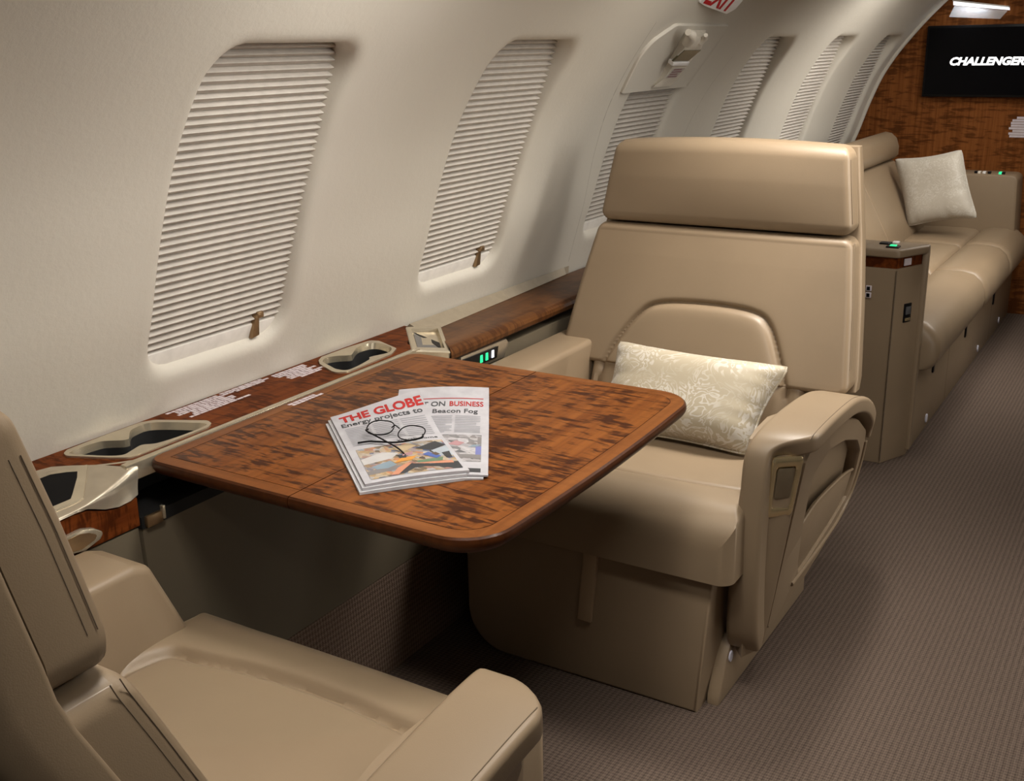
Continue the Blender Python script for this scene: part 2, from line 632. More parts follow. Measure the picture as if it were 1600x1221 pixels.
def in_poly(q, poly):
    poly = np.array(poly, float)
    x, y = q[:, 0], q[:, 1]
    res = np.zeros(len(q), bool)
    n = len(poly)
    for i in range(n):
        x1, y1 = poly[i]; x2, y2 = poly[(i + 1) % n]
        c = ((y1 > y) != (y2 > y))
        with np.errstate(divide='ignore', invalid='ignore'):
            xi = (x2 - x1) * (y - y1) / (y2 - y1 + 1e-15) + x1
        res ^= c & (x < xi)
    return res


def pad_mesh(P, nu, nv, thick, r, rc=0.03, feature=None, flip=False, r_edges=None, bulge=0.0, dirv=None):
    """upholstered pad: P(u,v)->(N,3) base surface; rounded edges; `feature(p3,u,v)` adds height"""
    def clus(n):
        t = np.linspace(0, 1, n)
        c = 0.5 - 0.5 * np.cos(np.pi * t)
        return 0.45 * t + 0.55 * c
    U, V = np.meshgrid(clus(nu), clus(nv), indexing='ij')
    u = U.ravel(); v = V.ravel()
    e = 1e-3
    w = np.linalg.norm(P(np.ones(1) * 0.999, np.ones(1) * .5) - P(np.zeros(1) + .001, np.ones(1) * .5))
    hgt = np.linalg.norm(P(np.ones(1) * .5, np.ones(1) * .999) - P(np.ones(1) * .5, np.zeros(1) + .001))
    px = (u - .5) * w; py = (v - .5) * hgt
    qx = np.abs(px) - w / 2 + rc; qy = np.abs(py) - hgt / 2 + rc
    lq = np.hypot(np.maximum(qx, 0), np.maximum(qy, 0))
    o = (qx > 0) & (qy > 0) & (lq > rc)
    k = np.where(o, rc / np.maximum(lq, 1e-9), 1)
    px = np.where(o, np.sign(px) * (w / 2 - rc + qx * k), px)
    py = np.where(o, np.sign(py) * (hgt / 2 - rc + qy * k), py)
    u = px / w + .5; v = py / hgt + .5
    qx = np.abs(px) - w / 2 + rc; qy = np.abs(py) - hgt / 2 + rc
    d = rc - (np.hypot(np.maximum(qx, 0), np.maximum(qy, 0)) + np.minimum(np.maximum(qx, qy), 0))
    d = np.maximum(d, 0)

    def drop(dd, rr):
        dd = np.minimum(dd, rr)
        return rr - np.sqrt(np.maximum(rr * rr - (rr - dd) ** 2, 0))
    dr = drop(d, r)
    if r_edges:
        for ed, rr in r_edges.items():
            dd = {'u0': u * w, 'u1': (1 - u) * w, 'v0': v * hgt, 'v1': (1 - v) * hgt}[ed]
            dr = np.maximum(dr, drop(dd, rr))
    p = P(u, v)
    ue = np.clip(u, e, 1 - e); ve = np.clip(v, e, 1 - e)
    du = P(ue + e, ve) - P(ue - e, ve); dv = P(ue, ve + e) - P(ue, ve - e)
    nrm = np.cross(du, dv)
    nrm /= np.linalg.norm(nrm, axis=1)[:, None]
    if flip: nrm = -nrm
    if dirv is not None: nrm = np.tile(np.array(dirv, float), (len(u), 1))
    h = np.full(len(u), float(thick))
    h += bulge * (1 - (2 * u - 1) ** 2) * (1 - (2 * v - 1) ** 2)
    if feature is not None:
        h += feature(p, u, v) * np.clip(d / 0.012, 0, 1)
    h = np.maximum(h - dr, 0.004)
    top = p + nrm * h[:, None]
    idx = np.arange(nu * nv).reshape(nu, nv)
    faces = []
    for i in range(nu - 1):
        for j in range(nv - 1):
            faces.append((idx[i, j], idx[i + 1, j], idx[i + 1, j + 1], idx[i, j + 1]))
    per = list(idx[:, 0]) + list(idx[-1, 1:]) + list(idx[-2::-1, -1]) + list(idx[0, -2:0:-1])
    verts = list(top)
    base_i = []
    for q in per:
        base_i.append(len(verts)); verts.append(p[q])
    n = len(per)
    for i in range(n):
        j = (i + 1) % n
        faces.append((per[i], per[j], base_i[j], base_i[i]))
    faces.append(tuple(base_i))
    return raw(verts, faces, 50)


def text_mesh(body, size, origin, xdir, ydir, depth=0.001, shear=0.0, bold=0.0, fit=None, align='LEFT', sx=1.0):
    cu = bpy.data.curves.new('t', 'FONT')
    cu.body = body
    cu.size = size
    cu.shear = shear
    cu.offset = bold
    cu.extrude = depth / 2
    cu.align_x = align
    cu.resolution_u = 3
    o = bpy.data.objects.new('t', cu)
    COL.objects.link(o)
    dg = bpy.context.evaluated_depsgraph_get()
    me = bpy.data.meshes.new_from_object(o.evaluated_get(dg))
    bpy.data.objects.remove(o)
    bpy.data.curves.remove(cu)
    if fit:
        xs = [v.co.x for v in me.vertices]
        k = fit / (max(xs) - min(xs))
        for v in me.vertices: v.co.x = (v.co.x - min(xs)) * k
    X = Vector(xdir).normalized(); Y = Vector(ydir).normalized()
    Z = X.cross(Y).normalized()
    Or = Vector(origin)
    for v in me.vertices:
        c = v.co.copy()
        v.co = Or + X * c.x * sx + Y * c.y + Z * c.z
    me.materials.clear()
    return me


# ================================================================== STRUCTURE
ZK = [0.60, 0.70, 0.79, 0.885, 1.045, 1.19, 1.283, 1.359, 1.45, 1.517, 1.62, 1.72, 1.80, 1.86, 1.90]
XK = [-1.610, -1.583, -1.551, -1.515, -1.462, -1.400, -1.342, -1.284, -1.207, -1.143, -1.03, -0.89, -0.74, -0.55, -0.25]


def hermite(zq, Z=np.array(ZK), X=np.array(XK)):
    zq = np.asarray(zq, float)
    m = np.gradient(X, Z)
    i = np.clip(np.searchsorted(Z, zq) - 1, 0, len(Z) - 2)
    h = Z[i + 1] - Z[i]
    t = (zq - Z[i]) / h
    return ((2 * t ** 3 - 3 * t ** 2 + 1) * X[i] + (t ** 3 - 2 * t ** 2 + t) * h * m[i] +
            (-2 * t ** 3 + 3 * t ** 2) * X[i + 1] + (t ** 3 - t ** 2) * h * m[i + 1])


def wx(z): return float(hermite(z))


def wn(z):
    """inward normal of the wall at height z"""
    d = (wx(z + .005) - wx(z - .005)) / 0.01
    v = Vector((1, 0, -d)); v.normalize()
    return v


def wp(y, z, out=0.0):
    n = wn(z)
    return Vector((wx(z), y, z)) + n * out


YR = [1.612, 2.432, 3.28, 4.115, 4.955, 5.775]      # right edge of each window rim
WW = 0.357
Z0, Z1 = 0.786, 1.352
Y_END = 5.92


def rrect(y0, y1, z0, z1, r, n):
    """n points of a rounded rectangle, starting at lower left, counter-clockwise in (y,z), by matching block sides"""
    return round_poly([(y0, z0), (y1, z0), (y1, z1), (y0, z1)], r, 10)


def build_wall():
    bm = bmesh.new()
    nY, nZ = 18, 26
    m = 0.05
    blocks = [(yr - WW - m, yr + m) for yr in YR]
    zb0, zb1 = Z0 - 0.045, Z1 + 0.045
    ylev = [-0.6]
    spans = []
    cur = -0.6
    for b0, b1 in blocks:
        k = max(1, int((b0 - cur) / 0.08))
        a = list(np.linspace(cur, b0, k + 1))
        spans.append(('s', a))
        spans.append(('w', list(np.linspace(b0, b1, nY + 1))))
        cur = b1
    spans.append(('s', list(np.linspace(cur, Y_END, 4))))
    zlow = list(np.linspace(0.655, zb0, 5))
    zmid = list(np.linspace(zb0, zb1, nZ + 1))
    zhi = list(np.linspace(zb1, 1.62, 10))

    def grid(ys, zs):
        V = [[bm.verts.new((wx(z), y, z)) for z in zs] for y in ys]
        for i in range(len(ys) - 1):
            for j in range(len(zs) - 1):
                bm.faces.new([V[i][j], V[i + 1][j], V[i + 1][j + 1], V[i][j + 1]])
    wi = 0
    for kind, ys in spans:
        grid(ys, zlow)
        grid(ys, zhi)
        if kind == 's':
            grid(ys, zmid)
            continue
        yr = YR[wi]; wi += 1
        outer = ([(y, zb0) for y in ys] + [(ys[-1], z) for z in zmid[1:]] +
                 [(y, zb1) for y in ys[-2::-1]] + [(ys[0], z) for z in zmid[-2:0:-1]])
        yc, zc = yr - WW / 2, (Z0 + Z1) / 2
        a, bb = WW / 2, (Z1 - Z0) / 2

        def outline(ex, rc):
            """points on the rounded rectangle expanded by ex, one per outer point"""
            A, B = a + ex, bb + ex
            oa = (ys[-1] - ys[0]) / 2; ob = (zb1 - zb0) / 2
            out = []
            for (y, z) in outer:
                px, pz = (y - yc) / oa * A, (z - zc) / ob * B
                qx, qz = abs(px) - A + rc, abs(pz) - B + rc
                if qx > 0 and qz > 0:
                    # move along the corner arc
                    l = math.hypot(qx, qz)
                    if max(qx, qz) > 0:
                        px = math.copysign(A - rc + qx / l * rc, px)
                        pz = math.copysign(B - rc + qz / l * rc, pz)
                out.append((yc + px, zc + pz))
            return out
        rings = [[bm.verts.new((wx(z), y, z)) for (y, z) in outer]]
        # flat ring, soft rounded lip, then the reveal going outboard
        for ex, rc, dep in ((0.030, 0.085, 0), (0.021, 0.078, 0.0), (0.013, 0.072, 0.0015), (0.007, 0.067, 0.004), (0.002, 0.063, 0.009),
                            (-0.002, 0.060, 0.017), (-0.005, 0.058, 0.030), (-0.009, 0.055, 0.055), (-0.010, 0.055, 0.10)):
            ring = []
            for (y, z) in outline(ex, rc):
                p = wp(y, z, -dep)
                ring.append(bm.verts.new(p))
            rings.append(ring)
        n = len(outer)
        for r0, r1 in zip(rings[:-1], rings[1:]):
            for i in range(n):
                j = (i + 1) % n
                bm.faces.new([r0[i], r0[j], r1[j], r1[i]])
    bmesh.ops.remove_doubles(bm, verts=bm.verts, dist=1e-5)
    bmesh.ops.recalc_face_normals(bm, faces=bm.faces)
    me = bpy.data.meshes.new('wall')
    bm.to_mesh(me); bm.free()
    me.shade_smooth()
    o = link_mesh('wall_left', me, M['wall'])
    o['kind'] = 'structure'
    return o


wall = build_wall()
# thin panel joints beside the emergency exit
for nm, pts in (('panel_joint', [(2.775, 1.40), (2.79, 1.30), (2.82, 1.1), (2.86, .90), (2.89, .715)]),
                ('panel_joint', [(3.56, 1.30), (3.53, 1.222), (3.50, 1.13), (3.47, 1.0), (3.45, .8)])):
    pp = [wp(y, z, -0.0012) for y, z in smooth_path(pts, 24)]
    tube(nm, pp, 0.0015, M['joint'], wall, 6)


def sheet(name, prof, y0, y1, mat, ny=12, thick=0.0):
    rings = []
    for y in np.linspace(y0, y1, ny + 1):
        rings.append([(x, y, z) for x, z in prof])
    o = link_mesh(name, loft_mesh(rings, False, False, False, 40), mat)
    o['kind'] = 'structure'
    return o


# ceiling and far side of the cabin (mirror of the left profile about x=-0.25)
zz = np.linspace(1.62, 1.90, 16)
left = [(wx(z), z) for z in zz]
prof = left + [(-0.5 - x, z) for x, z in reversed(left[:-1])]
sheet('ceiling', prof, -0.6, Y_END, M['wall'])
zz = np.linspace(0.0, 1.62, 18)
sheet('wall_right', [(-0.5 - (wx(z) if z > 0.62 else wx(.62)), z) for z in zz], -0.6, Y_END, M['wall'])
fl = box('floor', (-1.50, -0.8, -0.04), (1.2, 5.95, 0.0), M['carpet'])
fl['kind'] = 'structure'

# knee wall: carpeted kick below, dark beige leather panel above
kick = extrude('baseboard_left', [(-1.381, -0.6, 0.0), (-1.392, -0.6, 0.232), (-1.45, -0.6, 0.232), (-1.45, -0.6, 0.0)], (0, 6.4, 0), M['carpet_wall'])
kick['kind'] = 'structure'

# bulkhead
bulk = structure('wall_front', (-1.0, 5.92, 0))
bp = [(wx(z) + 0.0, z) for z in np.linspace(0.62, 1.62, 24)]
loop = [(-1.62, 5.92, 0.0)] + [(x, 5.92, z) for x, z in bp] + [(-0.62, 5.92, 1.86), (-0.30, 5.92, 1.90), (-0.30, 5.92, 0.0)]
extrude('veneer_panel', loop, (0, 0.04, 0), M['wood_bulk'], bulk)
rb = structure('trim_1', (0.2, 5.92, 0))
extrude('veneer_panel', [(0.35, 5.92, 0), (0.35, 5.92, 1.87), (0.7, 5.92, 1.55), (1.10, 5.92, 0.9), (1.1, 5.92, 0)], (0, .04, 0), M['wood_bulk'], rb)
# curved white trim where the wall lining meets the bulkhead
tp = [wp(5.905, z, 0.004) for z in np.linspace(.70, 1.60, 30)]
tr = link_mesh('trim_2', tube_mesh(tp, 0.012, 8), M['wall'])
tr['kind'] = 'structure'

# ================================================================== WINDOW BLINDS
ZS = np.array([0.74, 0.79, 1.06, 1.34, 1.40])
XS = np.array([-1.606, -1.583, -1.487, -1.367, -1.330])


def sx_(z): return float(np.interp(z, ZS, XS))


PITCH = 0.0148
def pleat_mesh(h, width):
    d = 0.0115
    prof = [(0, h / 2), (d * .90, h * .33), (d, h * 0.26), (d * .93, h * 0.17), (0, -h / 2), (-0.004, -h / 2), (-0.004, h / 2)]
    rings = [[(x, y, z) for x, z in prof] for y in (-width / 2, width / 2)]
    return loft_mesh(rings, True, True, True, 20)


wlab = ['first window from the camera', 'second window from the camera',
        'exit window half hidden by the far club seat', 'fourth window, just past the emergency exit',
        'fifth window, above the divan', 'last window, next to the wood bulkhead']
pm = pleat_mesh(PITCH, 0.40)
pm.materials.append(M['shade'])
for i, yr in enumerate(YR):
    yc = yr - WW / 2
    w = structure('window_%d' % (i + 1), (sx_(1.06) - .02, yc, 1.06))
    rings = []
    for z in np.linspace(0.70, 1.44, 14):
        x = (sx_(z) if z < 1.40 else sx_(1.40) + (z - 1.40) * .7) - 0.045
        rings.append([(x, yc - .24, z), (x, yc + .24, z), (x - .006, yc + .24, z), (x - .006, yc - .24, z)])
    link_mesh('window_pane', loft_mesh(rings), M['shade_rail'], w)
    t = thing('pleated_blind', (sx_(0.79), yc, 0.79), 'cream pleated blind drawn down over the ' + wlab[i], 'blind', 'window blinds along the cabin wall')
    z = 0.835
    first = None
    ztop = 1.40 if i != 2 else 1.24
    while z < ztop:
        s = math.atan2(sx_(z + .01) - sx_(z - .01), 0.02)
        o = bpy.data.objects.new('pleat', pm)
        COL.objects.link(o)
        o.parent = t
        o.location = Vector((sx_(z), yc, z)) - ORG[t]
        o.rotation_euler = (0, s, 0)
        z += PITCH * math.cos(s)
    # bottom rail
    rot = Matrix.Rotation(math.atan2(sx_(.82) - sx_(.79), .03), 3, 'Y')
    box('bottom_rail', (sx_(.806) - .006, yc - .19, .780), (sx_(.806) + .009, yc + .19, .829), M['shade_rail'], t, 0.003, 2, rot)
    if i < 2:
        # bronze latch hooked on the rail near its right end
        yl = yr - 0.072
        c = t
        x0 = sx_(.81) + 0.010
        b1 = extrude('latch', [(x0 + .008, yl - .011, .796), (x0 + .008, yl + .009, .799), (x0 + .014, yl + .007, .842), (x0 + .014, yl - .003, .840)],
                     (-.012, 0, 0), M['bronze'], c, 0.002)
        link_mesh('latch_hook', box_mesh((x0 + .002, yl - .004, .836), (x0 + .020, yl + .015, .850), .003), M['bronze'], b1)
        box('latch_back', (x0 - .002, yl - .018, .829), (x0 + .002, yl + .024, .838), M['shade_rail'], b1, .001)

# ================================================================== SIDE LEDGE (near, around the table)
YM = 1.495     # the table group mirrors about this plane


def mir(p, m):
    return (p[0], 2 * YM - p[1], p[2]) if m else p


LZ = 0.700
ledge = thing('side_ledge', (-1.5, YM, LZ), 'glossy mahogany side ledge with cup wells running under the first window', 'ledge')
# wooden top with its champagne front strip; the ends are cut diagonally for the two control consoles
e0 = [(-1.582, -0.60), (-1.402, -0.60), (-1.402, 0.30), (-1.535, 0.30), (-1.535, 1.00), (-1.525, 1.025), (-1.475, 1.062), (-1.437, 1.085), (-1.437, 1.905), (-1.475, 1.928), (-1.545, 2.04), (-1.56, 2.055), (-1.582, 2.06)]


def plate_with_holes(name, outline, holes, z0, z1, mat, parent):
    """flat plate with holes, via bridge triangulation"""
    bm = bmesh.new()
    def loop(pts, z):
        vs = [bm.verts.new((p[0], p[1], z)) for p in pts]
        es = [bm.edges.new((vs[i], vs[(i + 1) % len(vs)])) for i in range(len(vs))]
        return vs, es
    E = []
    vo, eo = loop(outline, z1)
    E += eo
    hv = []
    for h in holes:
        v, e = loop(h, z1)
        hv.append(v)
        E += e
    bmesh.ops.triangle_fill(bm, use_beauty=True, use_dissolve=False, edges=E)
    # walls downwards
    for vs in [vo] + hv:
        lo = [bm.verts.new((v.co.x, v.co.y, z0)) for v in vs]
        n = len(vs)
        for i in range(n):
            j = (i + 1) % n
            bm.faces.new([vs[i], vs[j], lo[j], lo[i]])
    bmesh.ops.recalc_face_normals(bm, faces=bm.faces)
    me = bpy.data.meshes.new('plate')
    bm.to_mesh(me); bm.free()
    for p in me.polygons:
        pass
    return link_mesh(name, me, mat, parent)


CUPS = (([(-1.5589, 1.0693), (-1.5689, 1.0833), (-1.5726, 1.1595), (-1.5718, 1.244), (-1.5588, 1.2661), (-1.4694, 1.3109), (-1.4510, 1.3026), (-1.4415, 1.2859), (-1.4410, 1.1313), (-1.4450, 1.1097), (-1.4731, 1.0939), (-1.5449, 1.064)],
         [(-1.5533, 1.0786), (-1.5564, 1.1065), (-1.5516, 1.1373), (-1.5409, 1.1489), (-1.5222, 1.1620), (-1.5185, 1.1720), (-1.5249, 1.1784), (-1.5485, 1.2011), (-1.5554, 1.2191), (-1.5554, 1.2461), (-1.5288, 1.2674), (-1.4827, 1.2884), (-1.4600, 1.2960),
          (-1.4500, 1.2817), (-1.4496, 1.2279), (-1.4568, 1.1819), (-1.4732, 1.1624), (-1.4676, 1.1371), (-1.4634, 1.1135), (-1.4889, 1.0948), (-1.5414, 1.0755)]),
        ([(-1.5554, 1.7146), (-1.5690, 1.74), (-1.5690, 1.7863), (-1.5680, 1.839), (-1.5617, 1.9005), (-1.5385, 1.9068), (-1.464, 1.8736), (-1.4461, 1.8326), (-1.4410, 1.6769), (-1.4609, 1.6624), (-1.4754, 1.6648), (-1.5342, 1.6944)],
         [(-1.541, 1.712), (-1.5541, 1.7371), (-1.5434, 1.7601), (-1.5220, 1.7780), (-1.5230, 1.7897), (-1.5408, 1.8216), (-1.5494, 1.8471), (-1.5416, 1.8851), (-1.5137, 1.889), (-1.4781, 1.8723), (-1.459, 1.8364), (-1.472, 1.7899), (-1.460, 1.7678), (-1.4502, 1.6931), (-1.473, 1.681), (-1.5017, 1.6917)]))
cups = []
for rim, well in CUPS:
    cups.append((round_poly(rim, .012, 4), [tuple(p) for p in smooth_path(well, 120, True)]))
shr = lambda pts, k: [tuple(np.array(p) * k + np.mean(pts, axis=0) * (1 - k)) for p in pts]
plate_with_holes('wood_top', e0, [shr(cups[0][0], .97), shr(cups[1][0], .97)], LZ - 0.03, LZ, M['wood_ledge'], ledge)
box('metal_strip', (-1.436, 1.085, LZ - .03), (-1.421, 1.905, LZ + .001), M['metal'], ledge, 0.002)
box('shadow_gap', (-1.4375, 1.085, LZ - .028), (-1.4355, 1.905, LZ - .001), M['stitch'], ledge)
# underside rail carrying the table hinge, and the dark stowage slot
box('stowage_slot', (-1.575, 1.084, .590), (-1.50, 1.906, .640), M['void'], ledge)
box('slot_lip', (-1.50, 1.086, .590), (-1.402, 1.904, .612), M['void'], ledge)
for m in (False, True):
    rim2, well2 = cups[m]
    cx_ = np.mean(rim2, axis=0)
    t = thing('cup_holder', (cx_[0], cx_[1], LZ), ('double cup well in a champagne metal rim at the near end of the ledge',
              'double cup well in a champagne metal rim at the far end of the ledge')[m], 'cup holder', 'cup wells in the side ledge')
    plate_with_holes('rim', rim2, [well2], LZ - .01, LZ + .0035, M['metal'], t)
    # well: sloped metal lip, then black walls and floor
    w1 = well2
    w2 = shr(well2, .95)
    n = len(w1)
    rings = [[(p[0], p[1], LZ + .0035) for p in w1], [(p[0], p[1], LZ - .010) for p in w2]]
    link_mesh('well_lip', loft_mesh(rings, True, False, False, 60), M['metal'], t)
    rings = [[(p[0], p[1], LZ - .010) for p in w2], [(p[0], p[1], LZ - .055) for p in shr(w2, .96)]]
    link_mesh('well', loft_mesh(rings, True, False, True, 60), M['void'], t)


# control consoles
t = thing('control_console', (-1.45, 0.98, .62), 'sculpted champagne control console with dark display beside the near club seat', 'console', 'control consoles at the ledge ends')
E0 = [(-1.536, .302, .701), (-1.536, .85, .701), (-1.536, .93, .701), (-1.536, .97, .701), (-1.535, 1.0, .701), (-1.529, 1.022, .701), (-1.505, 1.042, .701), (-1.471, 1.064, .701), (-1.447, 1.091, .701), (-1.436, 1.108, .701)]
E1 = [(-1.395, .302, .674), (-1.395, .85, .674), (-1.396, .93, .674), (-1.397, .96, .674), (-1.397, .982, .675), (-1.399, 1.0, .678), (-1.402, 1.022, .682), (-1.407, 1.048, .687), (-1.416, 1.08, .694), (-1.427, 1.110, .699)]
E2 = [(-1.392, .302, .670), (-1.392, .85, .670), (-1.393, .93, .670), (-1.395, .96, .670), (-1.397, .985, .668), (-1.398, 1.0, .662), (-1.399, 1.018, .654), (-1.400, 1.045, .648), (-1.401, 1.070, .649), (-1.402, 1.086, .654)]
dn = lambda A, n: np.stack([np.interp(np.linspace(0, len(A) - 1, n), range(len(A)), np.array(A)[:, k]) for k in range(3)], 1)
rows = []
for a, b, c in zip(dn(E0, 37), dn(E1, 37), dn(E2, 37)):
    row = [a * (1 - k) + b * k for k in (0, .25, .5, .75, .9, .97)]
    L = np.linalg.norm(c - b)
    bul = np.array([.18, 0, .05]) * L
    row += [b * .97 + c * .03 + bul * .08, b * .8 + c * .2 + bul * .35, b * .55 + c * .45 + bul * .3, b * .25 + c * .75 + bul * .05, c]
    row += [np.array([-1.44, c[1] - .002, c[2] - .003])]
    rows.append([tuple(p) for p in row])
link_mesh('metal_shell', loft_mesh(rows, True, True, True, 60), M['metal_paint'], t)


def ctop(y, k, o=0.0):
    x = -1.536 + .14 * k
    a, b = np.array(E0), np.array(E1)
    x0, z0 = np.interp(y, a[:, 1], a[:, 0]), np.interp(y, a[:, 1], a[:, 2])
    x1, z1 = np.interp(y, b[:, 1], b[:, 0]), np.interp(y, b[:, 1], b[:, 2])
    return Vector((x, y, z0 + (z1 - z0) * (x - x0) / (x1 - x0) + o))


quad = round_poly([(.80, .13), (1.004, .13), (1.056, .40), (.992, .88), (.80, .88)], [.0, .01, .012, .012, 0], 4)
q2 = round_poly([(.80, .22), (1.002, .22), (1.038, .41), (.977, .80), (.80, .80)], [.0, .005, .006, .006, 0], 4)
f = link_mesh('display_frame', prism_mesh([ctop(y, k, .0022) for y, k in quad], [ctop(y, k, -.004) for y, k in quad], .0012), M['metal'], t)
link_mesh('display_glass', prism_mesh([ctop(y, k, .0030) for y, k in q2], [ctop(y, k, -.003) for y, k in q2]), M['screen'], f)

t = thing('control_console', (-1.47, 2.0, .66), 'small champagne framed console with grey wedge display at the far ledge end', 'console', 'control consoles at the ledge ends')


def fcp(px_, py_, o=0.0):
    """bilinear position on the far console top; px_ across the ledge, py_ along it"""
    tl, bl, br, tr_ = Vector((-1.566, 2.043, .7005)), Vector((-1.424, 1.876, .7005)), Vector((-1.395, 1.985, .674)), Vector((-1.522, 2.128, .690))
    p = (bl * (1 - px_) + tl * px_) * (1 - py_) + (br * (1 - px_) + tr_ * px_) * py_
    return p + Vector((.18, 0, .98)) * o


o_ = [(0, 0), (0, 1), (1, 1), (1, 0)]
i_ = [(.13, .14), (.13, .88), (.88, .88), (.88, .14)]
rings = [[fcp(a, b, -.03) for a, b in o_], [fcp(a, b, 0) for a, b in o_], [fcp(.5 + (a - .5) * .96, .5 + (b - .5) * .96, .003) for a, b in o_], [fcp(a, b, .003) for a, b in i_], [fcp(.5 + (a - .5) * .96, .5 + (b - .5) * .96, -.006) for a, b in i_]]
fr_ = link_mesh('metal_frame', loft_mesh(rings, True, True, True, 20), M['metal'], t)
link_mesh('display_glass', prism_mesh([fcp(a, b, -.004) for a, b in ((.17, .20), (.17, .82), (.84, .20))], [fcp(a, b, -.0065) for a, b in ((.17, .20), (.17, .82), (.84, .20))]), M['greyscreen'], fr_)
link_mesh('display_shade', prism_mesh([fcp(a, b, -.0035) for a, b in ((.84, .22), (.20, .82), (.42, .82))], [fcp(a, b, -.0065) for a, b in ((.84, .22), (.20, .82), (.42, .82))]), M['black'], fr_)

# wooden fascia below the near console with a recessed latch
fas = thing('fascia_panel', (-1.40, .85, .60), 'dark mahogany fascia under the near control console with a small metal recess', 'panel')
extrude('wood_face', [(-1.396, -.6, .600), (-1.391, -.6, .667), (-1.393, .95, .667), (-1.396, .983, .665), (-1.397, 1.0, .658), (-1.398, 1.02, .650), (-1.399, 1.045, .645), (-1.400, 1.07, .646), (-1.401, 1.082, .650), (-1.402, 1.082, .600)], (-.05, 0, 0), M['wood_ledge'], fas, .0)
rc_ = [(.93, .612), (.93, .642), (.965, .643), (.985, .637), (1.003, .624), (.995, .614), (.965, .606)]
rcr = round_poly(rc_, .006, 4)
f1 = extrude('recess_rim', [(-1.3885, y, z) for y, z in rcr], (-.012, 0, 0), M['metal'], fas, .002)
extrude('recess_plate', [(-1.3880, .93 + (y - .93) * .82, .625 + (z - .625) * .70) for y, z in rcr], (-.004, 0, 0), M['bronze'], f1)
# leather side wall panels
def side_panel(name, y0, y1, ztop, lab, mat=M['panel']):
    t = structure(name, (-1.40, (y0 + y1) / 2, .232))
    loop = [(-1.392, y0, .234), (-1.396, y0, .33), (-1.404, y0, ztop), (-1.44, y0, ztop), (-1.44, y0, .234)]
    extrude('leather_face', loop, (0, y1 - y0, 0), mat, t, .003)
    return t


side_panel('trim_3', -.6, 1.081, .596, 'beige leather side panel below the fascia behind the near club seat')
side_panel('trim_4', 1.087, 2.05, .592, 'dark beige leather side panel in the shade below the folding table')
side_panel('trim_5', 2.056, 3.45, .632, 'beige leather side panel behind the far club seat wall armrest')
lt = thing('slot_latch', (-1.40, 1.11, .606), 'small bronze catch at the near end of the dark stowage slot', 'latch')
box('catch_plate', (-1.404, 1.092, .592), (-1.394, 1.125, .612), M['bronze'], lt, .002)
box('catch_pin', (-1.398, 1.122, .598), (-1.390, 1.128, .622), M['metal'], lt, .001)

# far wooden rail (lower ledge) beyond the console
rail = thing('wood_rail', (-1.48, 2.7, .68), 'dark mahogany armrest rail along the wall beyond the far console', 'rail')
pr = [(-1.575, .680), (-1.44, .684), (-1.412, .684), (-1.402, .682), (-1.394, .676), (-1.391, .668), (-1.393, .658), (-1.402, .651), (-1.42, .650), (-1.575, .650)]
link_mesh('wood_top', loft_mesh([[(x, (1.99 + (-1.398 - x) * .93 if k == 0 else yb), z) for x, z in pr] for k, yb in enumerate((2.0, 2.4, 2.8, 3.40))], True, True, True, 30), M['wood_rail'], rail)
cov = thing('ledge_cover_strip', (-1.565, 2.45, .70), 'beige cover strip between the cream wall and the far wooden rail', 'trim strip')
link_mesh('strip', loft_mesh([[(-1.577, y, .702), (x1, y, .6815), (-1.60, y, .6815)] for y, x1 in ((2.075, -1.532), (2.5, -1.551), (2.86, -1.570), (2.89, -1.578))], True, True, True, 20), M['cover'], cov)

# lit seat control set under the rail
ctl = thing('seat_control', (-1.40, 2.16, .63), 'small black seat control with green and white lights under the wooden rail', 'control')
extrude('bezel', [(-1.399, 2.03, .607), (-1.399, 2.225, .602), (-1.399, 2.25, .634), (-1.397, 2.235, .648), (-1.396, 2.03, .652)], (-.03, 0, 0), M['metal_paint'], ctl, .003)
extrude('button_plate', [(-1.398, 2.035, .616), (-1.398, 2.185, .612), (-1.396, 2.19, .641), (-1.396, 2.035, .645)], (.003, 0, 0), M['black'], ctl, .001)
for k, mt in ((2.112, 'led_green'), (2.136, 'led_green'), (2.163, 'led_white')):
    box('light', (-1.397, k - .005, .618), (-1.392, k + .005, .637), M[mt], ctl, .001)

# placards with print too small to read
def placard(label, y0, y1, x0, x1, z, rows, jag=.25, mat='label', par=None):
    t = thing('placard', ((x0 + x1) / 2, (y0 + y1) / 2, z), label, 'placard')
    h = (x1 - x0) / rows
    L = y1 - y0
    for r in range(rows):
        a = y0 + L * jag * abs(math.sin(r * 2.1 + y0 * 7)) * (0.3 + r / rows)
        b = y1 - L * jag * abs(math.sin(r * 1.3 + 1 + y0 * 3))
        yy = a
        bm = bmesh.new()
        while yy < b - .006:
            ww = random.uniform(.006, .022)
            e = min(yy + ww, b)
            c = [bm.verts.new(p) for p in ((x0 + h * (r + .12), yy, z), (x0 + h * (r + .12), e, z), (x0 + h * (r + .86), e, z), (x0 + h * (r + .86), yy, z))]
            bm.faces.new(c)
            yy = e + .0022
        me = bpy.data.meshes.new('row')
        geom = bmesh.ops.extrude_face_region(bm, geom=bm.faces[:])
        bmesh.ops.translate(bm, verts=[v for v in geom['geom'] if isinstance(v, bmesh.types.BMVert)], vec=(0, 0, .0004))
        bmesh.ops.recalc_face_normals(bm, faces=bm.faces)
        bm.to_mesh(me); bm.free()
        link_mesh('text_row', me, M[mat], t)
    return t


